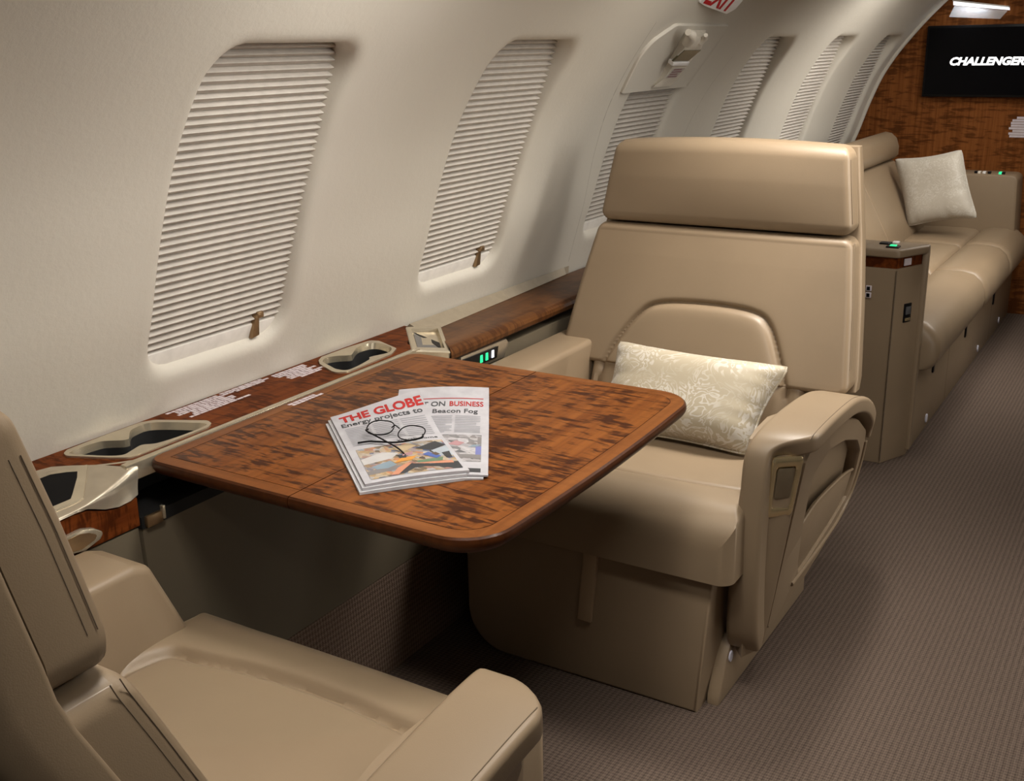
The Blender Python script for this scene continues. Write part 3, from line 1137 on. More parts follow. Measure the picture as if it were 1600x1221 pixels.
placard('pale printed placard on the wood ledge beside the near cup well', 1.300, 1.475, -1.577, -1.515, LZ + .0002, 7)
placard('narrow pale printed placard at the wall between the two larger ledge placards', 1.435, 1.590, -1.578, -1.556, LZ + .0002, 3)
placard('pale printed placard on the wood ledge beside the far cup well', 1.575, 1.700, -1.574, -1.508, LZ + .0002, 7)

# ================================================================== TABLE
TZ = 0.7025
tb = thing('folding_table', (-1.08, YM, TZ - .02), 'glossy figured mahogany folding table with rounded corners and a straight hinge line', 'table')
XI, XH, XO = -1.416, -1.095, -0.742
YA, YB = 1.117, 1.868


def table_outline():
    pts = [(XI, YA)] + [(XO - .0, YA - .004), (XO + .001, YM)] + [(XO, YB + .004), (XI, YB)]
    return pts


# outer outline in plan, with bowed aisle edge
raw_o = [(XI, YA), (XO, YA - .006), (XO, YB + .006), (XI, YB)]
out = round_poly(raw_o, [.030, .075, .075, .030], 10)
out = [(x + (.012 * (1 - ((y - YM) / .375) ** 2) if x > -.80 else 0), y) for x, y in out]
# densify the aisle edge
dense = []
for i in range(len(out)):
    a = np.array(out[i]); b = np.array(out[(i + 1) % len(out)])
    L = np.linalg.norm(b - a)
    k = max(1, int(L / .04))
    for q in range(k):
        p = a + (b - a) * q / k
        if p[0] > -.80 and abs(b[1] - a[1]) > .3:
            p = np.array([XO + .012 * (1 - ((p[1] - YM) / .375) ** 2), p[1]])
        dense.append(tuple(p))


def offset_in(pts, d):
    P = np.array(pts)
    n = len(P)
    res = []
    for i in range(n):
        t = P[(i + 1) % n] - P[i - 1]
        t = t / (np.linalg.norm(t) + 1e-9)
        nn = np.array([-t[1], t[0]])
        res.append(tuple(P[i] + nn * d))
    return res


# orientation: make sure the loop is counter-clockwise
ar = sum(dense[i][0] * dense[(i + 1) % len(dense)][1] - dense[(i + 1) % len(dense)][0] * dense[i][1] for i in range(len(dense)))
if ar < 0: dense = dense[::-1]


def clip(pts, x, keep_less):
    """clip a closed loop at a vertical line"""
    o = []
    n = len(pts)
    for i in range(n):
        a, b = pts[i], pts[(i + 1) % n]
        ina = (a[0] <= x) == keep_less
        inb = (b[0] <= x) == keep_less
        if ina: o.append(a)
        if ina != inb:
            t = (x - a[0]) / (b[0] - a[0])
            o.append((x, a[1] + (b[1] - a[1]) * t))
    return o


def band_faces(outer, inner, z, hz):
    pass


TH = 0.026
for name, less, xcut in (('inner_leaf', True, XH - .0009), ('outer_leaf', False, XH + .0009)):
    prof = [(0.0, -.012), (0.0, -.006), (.0015, -.002), (.005, 0.0)]
    rings = []
    for off, dz in ((.012, -TH), (.004, -.020), (0.0, -.013), (0.0, -.007), (.0015, -.0025), (.005, 0.0)):
        rings.append([(x, y, TZ + dz) for x, y in clip(offset_in(dense, off) if off else dense, xcut, less)])
    L = min(len(r) for r in rings)
    rs = []
    if any(len(r) != L for r in rings):
        rings = [resample(r, 120) for r in rings]
    edge_loop = rings
    leaf = link_mesh(name, loft_mesh(rings[:], True, True, True, 30), M['wood_edge'], tb)
    # lighter straight-grained cross band and figured veneer field, each a thin inlaid layer
    oo = clip(offset_in(dense, .005), xcut, less)
    io = clip(offset_in(dense, .030), xcut, less)
    if len(oo) != len(io):
        oo, io = [tuple(p) for p in resample(oo, 140)], [tuple(p) for p in resample(io, 140)]
    sideways = []
    bm = bmesh.new()
    va = [bm.verts.new((x, y, TZ + .0002)) for x, y in oo]
    vb = [bm.verts.new((x, y, TZ + .0003)) for x, y in io]
    mats = []
    for i in range(len(va)):
        j = (i + 1) % len(va)
        if abs(oo[i][0] - xcut) < 1e-6 and abs(oo[j][0] - xcut) < 1e-6:
            continue
        f = bm.faces.new([va[i], va[j], vb[j], vb[i]])
        dx, dy = abs(oo[j][0] - oo[i][0]), abs(oo[j][1] - oo[i][1])
        f.material_index = 1 if dx > dy else 0
    me = bpy.data.meshes.new('band')
    bmesh.ops.recalc_face_normals(bm, faces=bm.faces)
    bm.to_mesh(me); bm.free()
    b = link_mesh('cross_band', me, M['wood_band'], leaf)
    me.materials.append(M['wood_band_x'])
    line = clip(offset_in(dense, .0305), xcut, less)
    fld = clip(offset_in(dense, .0315), xcut, less)
    fo = link_mesh('veneer_field', prism_mesh([(x, y, TZ + .0004) for x, y in fld], [(x, y, TZ - .0005) for x, y in fld]), M['wood_table'], leaf)
    # dark inlay line between band and field
    pl_ = [(x, y, TZ + .0001) for x, y in line if abs(x - xcut) > 1e-6]
# table support arms folding out of the slot
for yy in (1.30, 1.69):
    box('support_arm', (-1.50, yy - .02, .648), (-1.20, yy + .02, .668), M['black'], tb, .004)
placard('small pale placard on the inner table leaf near the metal strip', 1.445, 1.545, -1.404, -1.386, TZ + .0006, 2)

# ================================================================== NEWSPAPERS AND GLASSES
def paper_thing(name, lab, origin, xd, yd, w, h, lift, pages, content):
    """folded newspaper. local x to the right, y up the page; `lift(x,y)` height of the top page"""
    t = thing(name, origin, lab, 'newspaper')
    O = Vector(origin); X = Vector(xd).normalized(); Y = Vector(yd).normalized()
    nx, ny = 14, 26

    def P(a, b, dz=0.0, top=1.0):
        return O + X * (a * w) + Y * (b * h) + Vector((0, 0, lift(a, b) * top + dz))
    for k in range(pages):
        f = (k + 1) / pages
        ox = -.010 * (1 - f) * 1.5
        oy = -.010 * (1 - f)
        verts = []; faces = []
        for i in range(nx + 1):
            for j in range(ny + 1):
                p = P(i / nx, j / ny, 0, f) + X * ox + Y * oy
                verts.append(p)
        base = len(verts)
        for i in range(nx + 1):
            for j in range(ny + 1):
                p = P(i / nx, j / ny, 0, (k) / pages) + X * ox + Y * oy
                verts.append((p.x, p.y, p.z + .0004))
        ix = lambda i, j: i * (ny + 1) + j
        for i in range(nx):
            for j in range(ny):
                faces.append((ix(i, j), ix(i + 1, j), ix(i + 1, j + 1), ix(i, j + 1)))
                faces.append((base + ix(i, j), base + ix(i, j + 1), base + ix(i + 1, j + 1), base + ix(i + 1, j)))
        for i in range(nx):
            faces.append((ix(i, 0), base + ix(i, 0), base + ix(i + 1, 0), ix(i + 1, 0)))
            faces.append((ix(i, ny), ix(i + 1, ny), base + ix(i + 1, ny), base + ix(i, ny)))
        for j in range(ny):
            faces.append((ix(0, j), ix(0, j + 1), base + ix(0, j + 1), base + ix(0, j)))
            faces.append((ix(nx, j), base + ix(nx, j), base + ix(nx, j + 1), ix(nx, j + 1)))
        link_mesh('page_fold', raw(verts, faces, 40), M['paper'] if k == pages - 1 else M['paper_edge'], t)

    def bend(me):
        """lay a flat mesh given in page units (x,y in metres from lower left, z up) onto the page"""
        for v in me.vertices:
            a, b_, c = v.co
            p = P(a / w, b_ / h, 0.0006 + c)
            v.co = p
        return me

    def text(body, x, y, size, mat, fit=None, bold=0.0, nm='headline'):
        me = text_mesh(body, size, (x, y, 0), (1, 0, 0), (0, 1, 0), .0002, bold=bold, fit=fit)
        link_mesh(nm, bend(me), M[mat], t)

    def rect(nm, x0, y0, x1, y1, mat, z=0.0, n=8):
        vs = []; fs = []
        for i in range(n + 1):
            for j in range(n + 1):
                vs.append((x0 + (x1 - x0) * i / n, y0 + (y1 - y0) * j / n, z))
        for i in range(n):
            for j in range(n):
                a = i * (n + 1) + j
                fs.append((a, a + n + 1, a + n + 2, a + 1))
        me = raw(vs, fs, recalc=False)
        return link_mesh(nm, bend(me), mat, t)

    def poly(nm, pts, mat, z=.0002):
        me = raw([(a, b_, z) for a, b_ in pts], [tuple(range(len(pts)))], recalc=False)
        return link_mesh(nm, bend(me), mat, t)

    def lines(x0, x1, y0, y1, n, mat='greyink'):
        bm = bmesh.new()
        for k in range(n):
            yy = y0 + (y1 - y0) * (k + .5) / n
            hh = (y1 - y0) / n * .42
            m_ = 5
            prev = None
            e = x1 - (random.random() * .3 * (x1 - x0) if random.random() < .2 else 0)
            for q in range(m_ + 1):
                xx = x0 + (e - x0) * q / m_
                a = bm.verts.new((xx, yy - hh / 2, 0)); b2 = bm.verts.new((xx, yy + hh / 2, 0))
                if prev: bm.faces.new([prev[0], a, b2, prev[1]])
                prev = (a, b2)
        me = bpy.data.meshes.new('lines')
        bm.to_mesh(me); bm.free()
        link_mesh('text_column', bend(me), M[mat], t)
    content(text, rect, poly, lines)
    return t


def photo_material(name, stops, scale):
    m, nt, b = new_mat(name)
    v = mapping(nt, (1, 1.6, 1))
    vo = nt.nodes.new('ShaderNodeTexVoronoi')
    vo.inputs['Scale'].default_value = scale
    nt.links.new(v, vo.inputs['Vector'])
    sp = nt.nodes.new('ShaderNodeSeparateColor')
    nt.links.new(vo.outputs['Color'], sp.inputs[0])
    c = ramp(nt, sp.outputs[0], stops)
    n = add_noise(nt, scale * 1.5, 3, 0.6, v)
    c2 = ramp(nt, n.outputs['Fac'], [(.3, (.55, .55, .55, 1)), (.7, (.85, .85, .85, 1))])
    nt.links.new(mixc(nt, 1.0, c, c2, 'MULTIPLY'), b.inputs['Base Color'])
    b.inputs['Roughness'].default_value = 0.75
    return m


M['market_photo'] = photo_material('market_photo_print', [(0.0, (.06, .05, .045, 1)), (.18, (.40, .28, .16, 1)), (.34, (.50, .36, .20, 1)), (.48, (.45, .43, .42, 1)), (.60, (.22, .28, .34, 1)), (.72, (.50, .22, .10, 1)), (.84, (.09, .12, .22, 1)), (1.0, (.55, .45, .32, 1))], 75)
M['grey_photo'] = photo_material('grey_photo_print', [(0.0, (.10, .10, .11, 1)), (.3, (.42, .40, .40, 1)), (.6, (.50, .48, .50, 1)), (1.0, (.22, .20, .20, 1))], 60)
pic = {}
for nm, c in dict(sand=(0.55, 0.40, 0.24), sky=(0.50, 0.56, 0.62), dark=(0.05, 0.05, 0.055), skin=(0.75, 0.33, 0.20), orange=(0.80, 0.36, 0.06), green=(0.18, 0.28, 0.17),
                  blue=(0.10, 0.17, 0.50), steel=(0.30, 0.40, 0.48), violet=(0.22, 0.24, 0.55), grey=(0.28, 0.26, 0.26), tan=(0.62, 0.48, 0.30), pale=(0.68, 0.66, 0.66), brown=(0.16, 0.11, 0.08), pink=(0.55, 0.30, 0.32)).items():
    pic[nm] = plain('photo_print_' + nm, tuple(v * .6 for v in c), 0.7)


def lift2(a, b):
    return .006 + .034 * max(0, b - .55) ** 1.5 * 2.2 + .004 * math.sin(math.pi * a)


def content2(text, rect, poly, lines):
    W2, H2 = .165, .375
    text('IT ON', .045, .308, .026, 'ink', .045, bold=.0004)
    text('BUSINESS', .098, .308, .026, 'redink', .062, bold=.0004)
    rect('rule', .01, .337, .160, .3395, M['redink'], 0, 10)
    text('is Beacon Fog', .052, .280, .023, 'ink', .098, bold=.0003)
    lines(.06, .105, .19, .270, 11)
    lines(.11, .155, .19, .270, 11)
    rect('photo', .05, .055, .158, .180, M['grey_photo'])
    poly('photo_patch', [(.07, .12), (.08, .155), (.12, .178), (.158, .170), (.158, .125)], pic['grey'])
    poly('photo_patch', [(.10, .132), (.115, .150), (.13, .140), (.12, .125)], pic['pink'], .0004)
    poly('photo_patch', [(.06, .085), (.158, .085), (.158, .125), (.09, .118)], pic['violet'], .0004)
    poly('photo_patch', [(.06, .112), (.15, .122), (.158, .133), (.09, .124)], pic['steel'], .0006)
    poly('photo_patch', [(.11, .072), (.158, .066), (.158, .085), (.10, .088)], pic['grey'], .0006)
    rect('photo_border', .05, .010, .158, .026, pic['dark'])


paper_thing('newspaper', 'folded newspaper with a red and black business heading lying half under the other', (-1.010, 1.232, TZ + .0005), (.845, .535, 0), (-.535, .845, 0), .170, .385, lift2, 2, content2)


def lift1(a, b):
    r = .014 + .003 * math.sin(math.pi * a)
    r += .052 * max(0, b - .5) ** 1.6 * 2.0 * (a ** 1.3)
    return r


def content1(text, rect, poly, lines):
    text('THE GLOBE', .012, .288, .040, 'redink', .150, bold=.0014)
    text('Energy projects to', .010, .264, .024, 'ink', .145, bold=.0004)
    lines(.012, .055, .165, .255, 12)
    lines(.060, .105, .178, .255, 10)
    lines(.110, .155, .178, .255, 10)
    text('worth some', .085, .160, .013, 'ink', .07)
    rect('photo', .012, .012, .158, .148, M['market_photo'])
    P_ = lambda n, pts, z=.0002: poly('photo_patch', pts, pic[n], z)
    P_('pale', [(.012, .100), (.05, .118), (.075, .105), (.06, .085), (.012, .075)])
    P_('steel', [(.022, .062), (.055, .075), (.062, .055), (.045, .045), (.028, .048)], .0004)
    P_('grey', [(.012, .045), (.05, .055), (.09, .045), (.06, .035), (.012, .030)], .0003)
    P_('orange', [(.058, .062), (.075, .080), (.100, .082), (.088, .066)], .0006)
    P_('dark', [(.055, .015), (.158, .012), (.158, .042), (.110, .040), (.085, .052), (.070, .035)], .0005)
    P_('skin', [(.045, .016), (.055, .012), (.068, .030), (.085, .052), (.080, .056), (.060, .040)], .0007)
    P_('skin', [(.085, .050), (.150, .048), (.150, .036), (.12, .040)], .0007)
    P_('green', [(.095, .060), (.140, .066), (.135, .050), (.095, .050)], .0006)
    P_('blue', [(.110, .085), (.122, .094), (.138, .070), (.128, .062)], .0006)
    P_('dark', [(.105, .115), (.145, .142), (.158, .120), (.130, .100)], .0005)
    P_('sky', [(.128, .100), (.158, .118), (.158, .070), (.135, .072)], .0004)
    P_('brown', [(.125, .085), (.133, .090), (.138, .078), (.130, .074)], .0008)
    P_('dark', [(.142, .085), (.156, .090), (.154, .062), (.144, .060)], .0006)
    P_('tan', [(.06, .128), (.100, .144), (.110, .128), (.085, .108)], .0004)
    P_('pink', [(.080, .098), (.098, .102), (.094, .088), (.078, .088)], .0006)
    P_('dark', [(.070, .092), (.085, .094), (.082, .078), (.072, .080)], .0006)


paper_thing('newspaper', 'folded newspaper with a large red masthead lying on top, under the glasses', (-1.000, 1.185, TZ + .0005), (.65, .76, 0), (-.76, .65, 0), .165, .335, lift1, 3, content1)

# eyeglasses on the upper newspaper
G = lambda u, v, z: Vector((-1.000, 1.185, TZ)) + Vector((.65, .76, 0)).normalized() * u + Vector((-.76, .65, 0)).normalized() * v + Vector((0, 0, z))
gl = thing('eyeglasses', tuple(G(.10, .17, .028)), 'thin dark wire eyeglasses lying open on the upper newspaper', 'eyeglasses')
ez = .0195
def lens_ring(cu, cv, tilt):
    pts = []
    for k in range(28):
        a = 2 * math.pi * k / 28
        x = .024 * math.copysign(abs(math.cos(a)) ** .8, math.cos(a)); y = .0165 * math.copysign(abs(math.sin(a)) ** .85, math.sin(a))
        ct, st = math.cos(tilt), math.sin(tilt)
        dx, dy = x * ct - y * st, x * st + y * ct
        pts.append(G(cu + dx, cv + dy * .92, ez + .010 + (y) * .45))
    return pts


l1 = lens_ring(.066, .205, -.55)
l2 = lens_ring(.110, .160, -.75)
tube('lens_rim', l1, .0011, M['black'], gl, 6, True)
tube('lens_rim', l2, .0011, M['black'], gl, 6, True)
for l_ in (l1, l2):
    link_mesh('lens', raw([tuple(p) for p in l_], [tuple(range(len(l_)))], recalc=False), M['clear'], gl)
tube('bridge', smooth_path([G(.083, .192, ez + .012), G(.088, .188, ez + .017), G(.094, .180, ez + .013)], 10), .0011, M['black'], gl, 6)
tube('temple', smooth_path([G(.045, .205, ez + .010), G(.040, .195, ez + .011), G(.055, .170, ez + .006), G(.075, .120, ez + .003), G(.082, .095, ez + .000)], 24), .0014, M['black'], gl, 6)
tube('temple', smooth_path([G(.125, .140, ez + .012), G(.118, .130, ez + .010), G(.080, .140, ez + .004), G(.042, .165, ez + .002), G(.020, .170, ez + .0005)], 24), .0016, M['black'], gl, 6)


# ================================================================== CLUB SEATS
XC = -0.98


def club_seat(near):
    y0 = 0.466 if near else 2.57
    d = 1 if near else -1
    lab = ('tan leather club seat in the left foreground, its back towards the camera',
           'tan leather club seat facing the camera beyond the table, with a damask pillow on it')[0 if near else 1]
    t = thing('club_seat', (XC, y0 + d * .3, 0), lab, 'seat', 'club seats at the table')
    W = lambda s, u, z: Vector((XC + s, y0 + d * u, z))
    UF = 0.678 if near else 0.712       # cushion front
    UA = 0.533 if near else 0.63       # armrest tip

    # --- pedestal base
    zb = .325
    fl_ = round_poly([(-.315, zb), (-.315, 0.0), (.258, 0.0), (.285, zb)], [0, .10, 0, 0], 10)
    f0 = [W(s, UF - .018, z) for s, z in fl_]
    f1 = [W(s, .02, z) for s, z in fl_]
    link_mesh('pedestal', prism_mesh(f0, f1, .008, 3), M['leather'], t)
    # floor track cover on the aisle side with its screw cap
    sb = extrude('track_cover', [W(.262, .645, 0), W(.262, .645, .022), W(.262, .605, .100), W(.262, .575, .135), W(.262, .05, .140), W(.262, .05, 0)], (.028, 0, 0), M['leather'], t, .004)
    cyl = [W(.289, .588 + .011 * math.cos(a), .092 + .013 * math.sin(a)) for a in np.linspace(0, 2 * math.pi, 14, endpoint=False)]
    extrude('screw_cap', cyl, (.004, 0, 0), M['screw'], sb, .001)
    # pull strap on the front
    st = [W(-.005, UF - .008, .318), W(.028, UF - .008, .316), W(.012, UF - .008, .15), W(-.020, UF - .008, .152)]
    extrude('leg_rest_strap', st, (0, -d * .014, 0), M['leather_light'], t, .002)
    # --- seat cushion
    s0, s1 = -.325, .325
    seam = [(-.285, .20), (-.283, .40), (-.262, .505), (-.20, UF - .155), (-.10, UF - .138), (.05, UF - .132), (.20, UF - .145), (.325, UF - .165)]

    def P(u, v):
        s = s0 + (s1 - s0) * u
        uu = .12 + (UF - .12) * v
        # narrower between the arms
        nar = np.clip((UA - .045 - uu) / .06, 0, 1)
        lo = s0 + .040 * nar
        s = lo + (s1 - .008 * nar - lo) * u
        return np.stack([XC + s, y0 + d * uu, np.full_like(s, .318)], 1)

    seam_s = smooth_path(seam, 40)

    def feat(p, u, v):
        q = np.stack([p[:, 0] - XC, (p[:, 1] - y0) * d], 1)
        dd = seg_dist(q, seam_s)
        h = -.012 * np.exp(-(dd / .009) ** 2)
        ins = in_poly(q, [tuple(x) for x in seam_s] + [(.5, UF - .2), (.5, 0), (-.283, 0)])
        # the front roll stands a little higher than the panel behind it
        h += np.where(ins, -.004 * (1 - np.exp(-dd / .02)), .012 * np.clip(1 - dd / .12, 0, 1) * (1 - np.exp(-dd / .02)))
        return h
    me = pad_mesh(P, 130, 150, .145, .022, .03, feat, flip=near is False, r_edges={'v1': .075}, bulge=.006)
    link_mesh('seat_cushion', me, M['leather'], t)

    # --- backrest: front surface as a function of height
    zk = np.array([.30, .42, .50, .58, .753, .829, .882, .915, .93, 1.02, 1.12])
    uk = np.array([.225, .185, .160, .130, .061, .031, .009, .000, .000, -.014, -.034])
    hk_z = np.array([.30, .555, .585, .75, .90, 1.0, 1.12])
    hk = np.array([.380, .380, .380, .358, .333, .318, .300])
    th = .075

    def back(z0, z1, thick, rc, r, feature=None, crown=0.0, nu=70, nv=70, redges=None, bulge=0.0):
        def Pb(u, v):
            z = z0 + (z1 - z0) * v
            zc = z
            h = np.interp(zc, hk_z, hk)
            s = (2 * u - 1) * h
            uu = np.interp(zc, zk, uk)
            zz_ = z + crown * (1 - (2 * u - 1) ** 2) * v
            # base lies `thick` behind the front surface (normal leans up)
            sl = .34
            return np.stack([XC + s, y0 + d * (uu - thick), zz_], 1)
        return pad_mesh(Pb, nu, nv, thick, r, rc, feature, r_edges=redges, bulge=bulge, dirv=(0, d, 0))
    lum = smooth_path([(-.256, .34), (-.256, .48), (-.250, .545), (-.222, .612), (-.172, .683), (-.120, .716), (-.002, .726), (.122, .720), (.172, .692), (.210, .620), (.238, .545), (.246, .48), (.246, .34)], 70)

    thick_b = th * math.sin(.34)

    def featb(p, u, v):
        q = np.stack([p[:, 0] - XC, p[:, 2]], 1)
        dd = seg_dist(q, lum)
        ins = in_poly(q, [tuple(x) for x in lum])
        h = -.009 * np.exp(-(dd / .0065) ** 2)
        h += np.where(ins, .013 * (1 - np.exp(-dd / .010)), 0.004 * np.exp(-dd / .08) * (1 - np.exp(-dd / .012)))
        # neck of the bolsters swells towards the sides
        return h
    back_p = link_mesh('backrest', back(.556, .892 if near else .901, th, .025, .016, featb, 0.0, 170, 190), M['leather'], t)
    head = link_mesh('headrest', back(.897 if near else .906, 1.124 if near else 1.109, .060, .030, .016, None, .010, 70, 60, {'v1': .034}, .010), M['leather'], t)
    def Pl(u, v):
        z = .36 + .215 * v
        return np.stack([XC + (2 * u - 1) * .283, y0 + d * (np.interp(z, zk, uk) - th + .004), z], 1)
    link_mesh('lower_back', pad_mesh(Pl, 40, 40, th - .010, .016, .02, lambda p, u, v: featb(p, u, v), dirv=(0, d, 0)), M['leather'], t)
    # side piping and paired stitch lines on the aisle edge
    def side(z0, z1, off, n=24):
        zs = np.linspace(z0, z1, n)
        ins_ = 0.016 - math.sqrt(.016 ** 2 - max(0, .016 - off) ** 2)
        return [W(float(np.interp(z, hk_z, hk)) - ins_ - .0002, float(np.interp(z, zk, uk)) - off, z) for z in zs]
    for off in (.011, .021):
        tube('stitching', side(.935, 1.080, off), .0006, M['stitch'], head, 5)
        tube('stitching', side(.615, .890, off), .0006, M['stitch'], back_p, 5)
    # --- back shell
    rings = []
    for z in list(np.linspace(.14, .545, 9)) + list(np.linspace(.555, 1.105, 20)):
        h = float(np.interp(max(z, .45), hk_z, hk))
        if z < .55: h = .30
        h += .006
        uf = float(np.interp(z, zk, uk)) - .062 if z > .30 else .225 - .062
        ur = uf - .062
        if z > 1.05: ur += (z - 1.05) * .3
        rr = round_poly([(-h, uf), (h, uf), (h, ur), (-h, ur)], [.006, .006, .03, .03], 5)
        rings.append([W(s, u, z) for s, u in rr])
    link_mesh('back_shell', loft_mesh(rings, True, True, True, 40), M['leather'], t)

    # --- aisle armrest
    S = lambda z: .318 + .205 * (z - .08)
    du = UA - .63
    ol = [(.560, .555), (.535, .583), (.43, .588), (.27, .556), (.10, .500), (-.06, .420), (-.12, .345), (-.135, .24), (-.10, .180), (-.02, .148), (.07, .118), (.196, .092), (.402, .078), (.44, .085)]
    ol = [(u + du * max(0, min(1, u / .5)), z) for u, z in ol]
    hl = [(.435, .470), (.34, .501), (.19, .472), (.03, .420), (-.055, .365), (-.085, .29), (-.075, .225), (.03, .195), (.192, .167), (.268, .160), (.375, .326)]
    hl = [(u + du * max(0, min(1, u / .5)), z) for u, z in hl]
    N = 96
    olr = resample(round_poly(ol, .02, 5), 400)
    hlr = resample(round_poly(hl, .02, 5), 400)
    c = hlr.mean(axis=0)

    def polar(P_):
        a = np.arctan2(P_[:, 1] - c[1], P_[:, 0] - c[0])
        o = []
        for th_ in np.linspace(-math.pi, math.pi, N, endpoint=False):
            k = np.argmin(np.abs((a - th_ + math.pi) % (2 * math.pi) - math.pi))
            o.append(P_[k])
        return np.array(o)
    oo, hh = polar(olr), polar(hlr)
    rings = []
    sb_ = .292
    rings.append([W(sb_, u, z) for u, z in oo])
    rings.append([W(S(z) - .008, u, z) for u, z in oo])
    sh = lambda A, k: A * k + c * (1 - k)
    rings.append([W(S(z), u, z) for u, z in sh(oo, .985)])
    rings.append([W(S(z), u, z) for u, z in hh * .93 + oo * .07])
    rings.append([W(S(z) - .006, u, z) for u, z in hh])
    rings.append([W(max(S(z) - .030, .296), u, z) for u, z in hh])
    apan = link_mesh('armrest_panel', loft_mesh(rings, True, True, True, 35), M['leather'], t)
    # magazine pocket: flap with a rolled lip standing in the opening
    lip = [(.392, .328), (.283, .347), (.16, .340), (.03, .326), (-.07, .305)]
    lip = [(u + du * max(0, min(1, u / .5)), z) for u, z in lip]
    low = [(-.075, .225), (.03, .195), (.192, .167), (.268, .160)]
    low = [(u + du * max(0, min(1, u / .5)), z) for u, z in low]
    fl2 = resample(np.array(lip + low), 60)
    link_mesh('pocket_flap', prism_mesh([W(S(z) - .006, u, z) for u, z in fl2], [W(S(z) - .014, u, z) for u, z in fl2], .002), M['leather'], apan)
    tube('pocket_lip', [W(S(z) - .006, u, z) for u, z in smooth_path(lip, 24)], .0035, M['leather'], apan, 8)
    tb_ = [(.317, .150), (.17, .152), (.03, .160), (-.06, .178), (-.115, .222), (-.120, .30), (-.09, .38)]
    tb_ = [(u + du * max(0, min(1, u / .5)), z) for u, z in tb_]
    tube('trim_bead', [W(S(z) + .0005, u, z) for u, z in smooth_path(tb_, 36)], .0055, M['leather'], apan, 8)

    # pad over the top that turns down the front as the inner front roll
    path = [(-.115, .395), (-.085, .45), (-.03, .493), (.05, .535), (.14, .569), (.25, .597), (.36, .608), (.48, .612), (.565, .608), (.605, .592), (.626, .560), (.636, .50), (.640, .40), (.632, .28), (.612, .17), (.59, .12)]
    if near:
        path = [(-.115, .395), (-.085, .45), (-.03, .493), (.05, .535), (.14, .569), (.25, .597), (.36, .612), (.44, .620), (.50, .620), (.525, .606), (.552, .575), (.556, .52), (.552, .40), (.545, .28), (.53, .17), (.515, .12)]
    pth = np.array(smooth_path(path, 75))
    rings = []
    m_ = len(pth)
    tgs = np.array([pth[min(i + 1, m_ - 1)] - pth[max(i - 1, 0)] for i in range(m_)])
    tgs /= np.linalg.norm(tgs, axis=1)[:, None]
    kk = np.where(pth[:, 0] > .3, np.clip((-tgs[:, 1] - .15) / .75, 0, 1), 0)
    ker = np.array([1, 2, 3, 4, 3, 2, 1.]); ker /= ker.sum()
    kk = np.convolve(np.pad(kk, 3, mode='edge'), ker, mode='valid')
    for i in range(m_):
        tt = pth[min(i + 1, m_ - 1)] - pth[max(i - 1, 0)]
        tt = tt / np.linalg.norm(tt)
        nn = np.array([-tt[1], tt[0]])
        # k: 0 on top, 1 on the front
        k = kk[i]
        zc = pth[i][1]
        so = (S(zc) + .010) * (1 - k) + (.362 - .02 * (.6 - zc)) * k
        si = .317 * (1 - k) + (.308 - .03 * np.clip((.5 - zc) / .4, 0, 1)) * k
        so -= .080 * np.clip((pth[i][0] - (UA - .085)) / .085, 0, 1.05) ** 2 * (1 - k) * (1 if pth[i][1] > .52 else 0)
        if i < 8: so -= .004 * (8 - i) / 8
        thk = .036 * (1 - k) + .050 * k
        if i < 3 or i > m_ - 4:
            e = min(i, m_ - 1 - i)
            thk *= (.55, .85, .97, 1)[min(e, 3)]
        rr = round_poly([(si, thk / 2), (so, thk / 2), (so, -thk / 2), (si, -thk / 2)], [.012, .010, .006, .006], 4)
        cen = pth[i] - nn * (thk / 2 if k < .5 else thk / 2)
        rings.append([W(a, *(cen + nn * b)) for a, b in rr])
    ap = link_mesh('armrest_pad', loft_mesh(rings, True, True, True, 50), M['leather'], t)
    # stitch line just inside the outer edge of the pad
    ln = [W(S(z) - .001, u, z + .0003) for u, z in pth[18:(38 if near else 42)]]
    tube('stitching', ln, .0007, M['stitch'], ap, 5)
    # front panel between roll and side panel, with the brass latch plate
    a0 = W(.330, UA - .006, 0); b0 = W(.412, UA - .075, 0)
    def F(k, z, o=0.0):
        nrm = Vector((.59 , d * .81, 0)).normalized()
        sft = (.56 - z)
        p = a0 * (1 - k) + b0 * k
        return Vector((p.x - .155 * sft * k - .035 * sft * (1 - k), p.y + d * (-.045 * sft * (1 - k) - .06 * sft * k), z)) + nrm * o
    lp = [(.08, .560), (1.0, .572), (1.0, .40), (1.02, .22), (1.0, .11), (.8, .095), (.08, .10)]
    fp = link_mesh('armrest_front', prism_mesh([F(k, z, .002) for k, z in lp], [F(k, z, -.045) for k, z in lp], .004), M['leather'], t)
    if not near:
        pk = lambda pts, o: [F(k, z, o) for k, z in pts]
        rr = round_poly([(0, 0), (1, 0), (1, 1), (0, 1)], .12, 5)
        at = lambda k0, k1, z0, z1: [(k0 + (k1 - k0) * a, z0 + (z1 - z0) * b) for a, b in rr]
        rings = [pk(at(.34, .96, .432, .566), .001), pk(at(.34, .96, .432, .566), .007), pk(at(.365, .935, .437, .561), .010),
                 pk(at(.43, .87, .449, .549), .010), pk(at(.455, .845, .453, .545), .0075), pk(at(.455, .845, .453, .545), .0035)]
        pl_ = link_mesh('latch_frame', loft_mesh(rings, True, True, True, 40), M['brass'], fp)
        p3 = at(.48, .82, .474, .541)
        link_mesh('latch_paddle', prism_mesh(pk(p3, .0085), pk(p3, .003), .001), M['latch_plate'], pl_)

    # --- wall-side armrest
    wa0, wa1 = -.409, -.287
    UW = .523 if near else .60
    zt = .612
    sl = [(.02, .30), (.02, zt - .03), (.05, zt), (UW - .03, zt), (UW, zt - .012), (UW + .075, .43), (UW + .10, .33), (UW + .09, .30)]
    slr = round_poly(sl, [.01, .02, .02, .02, .022, .02, .01, .005], 4)
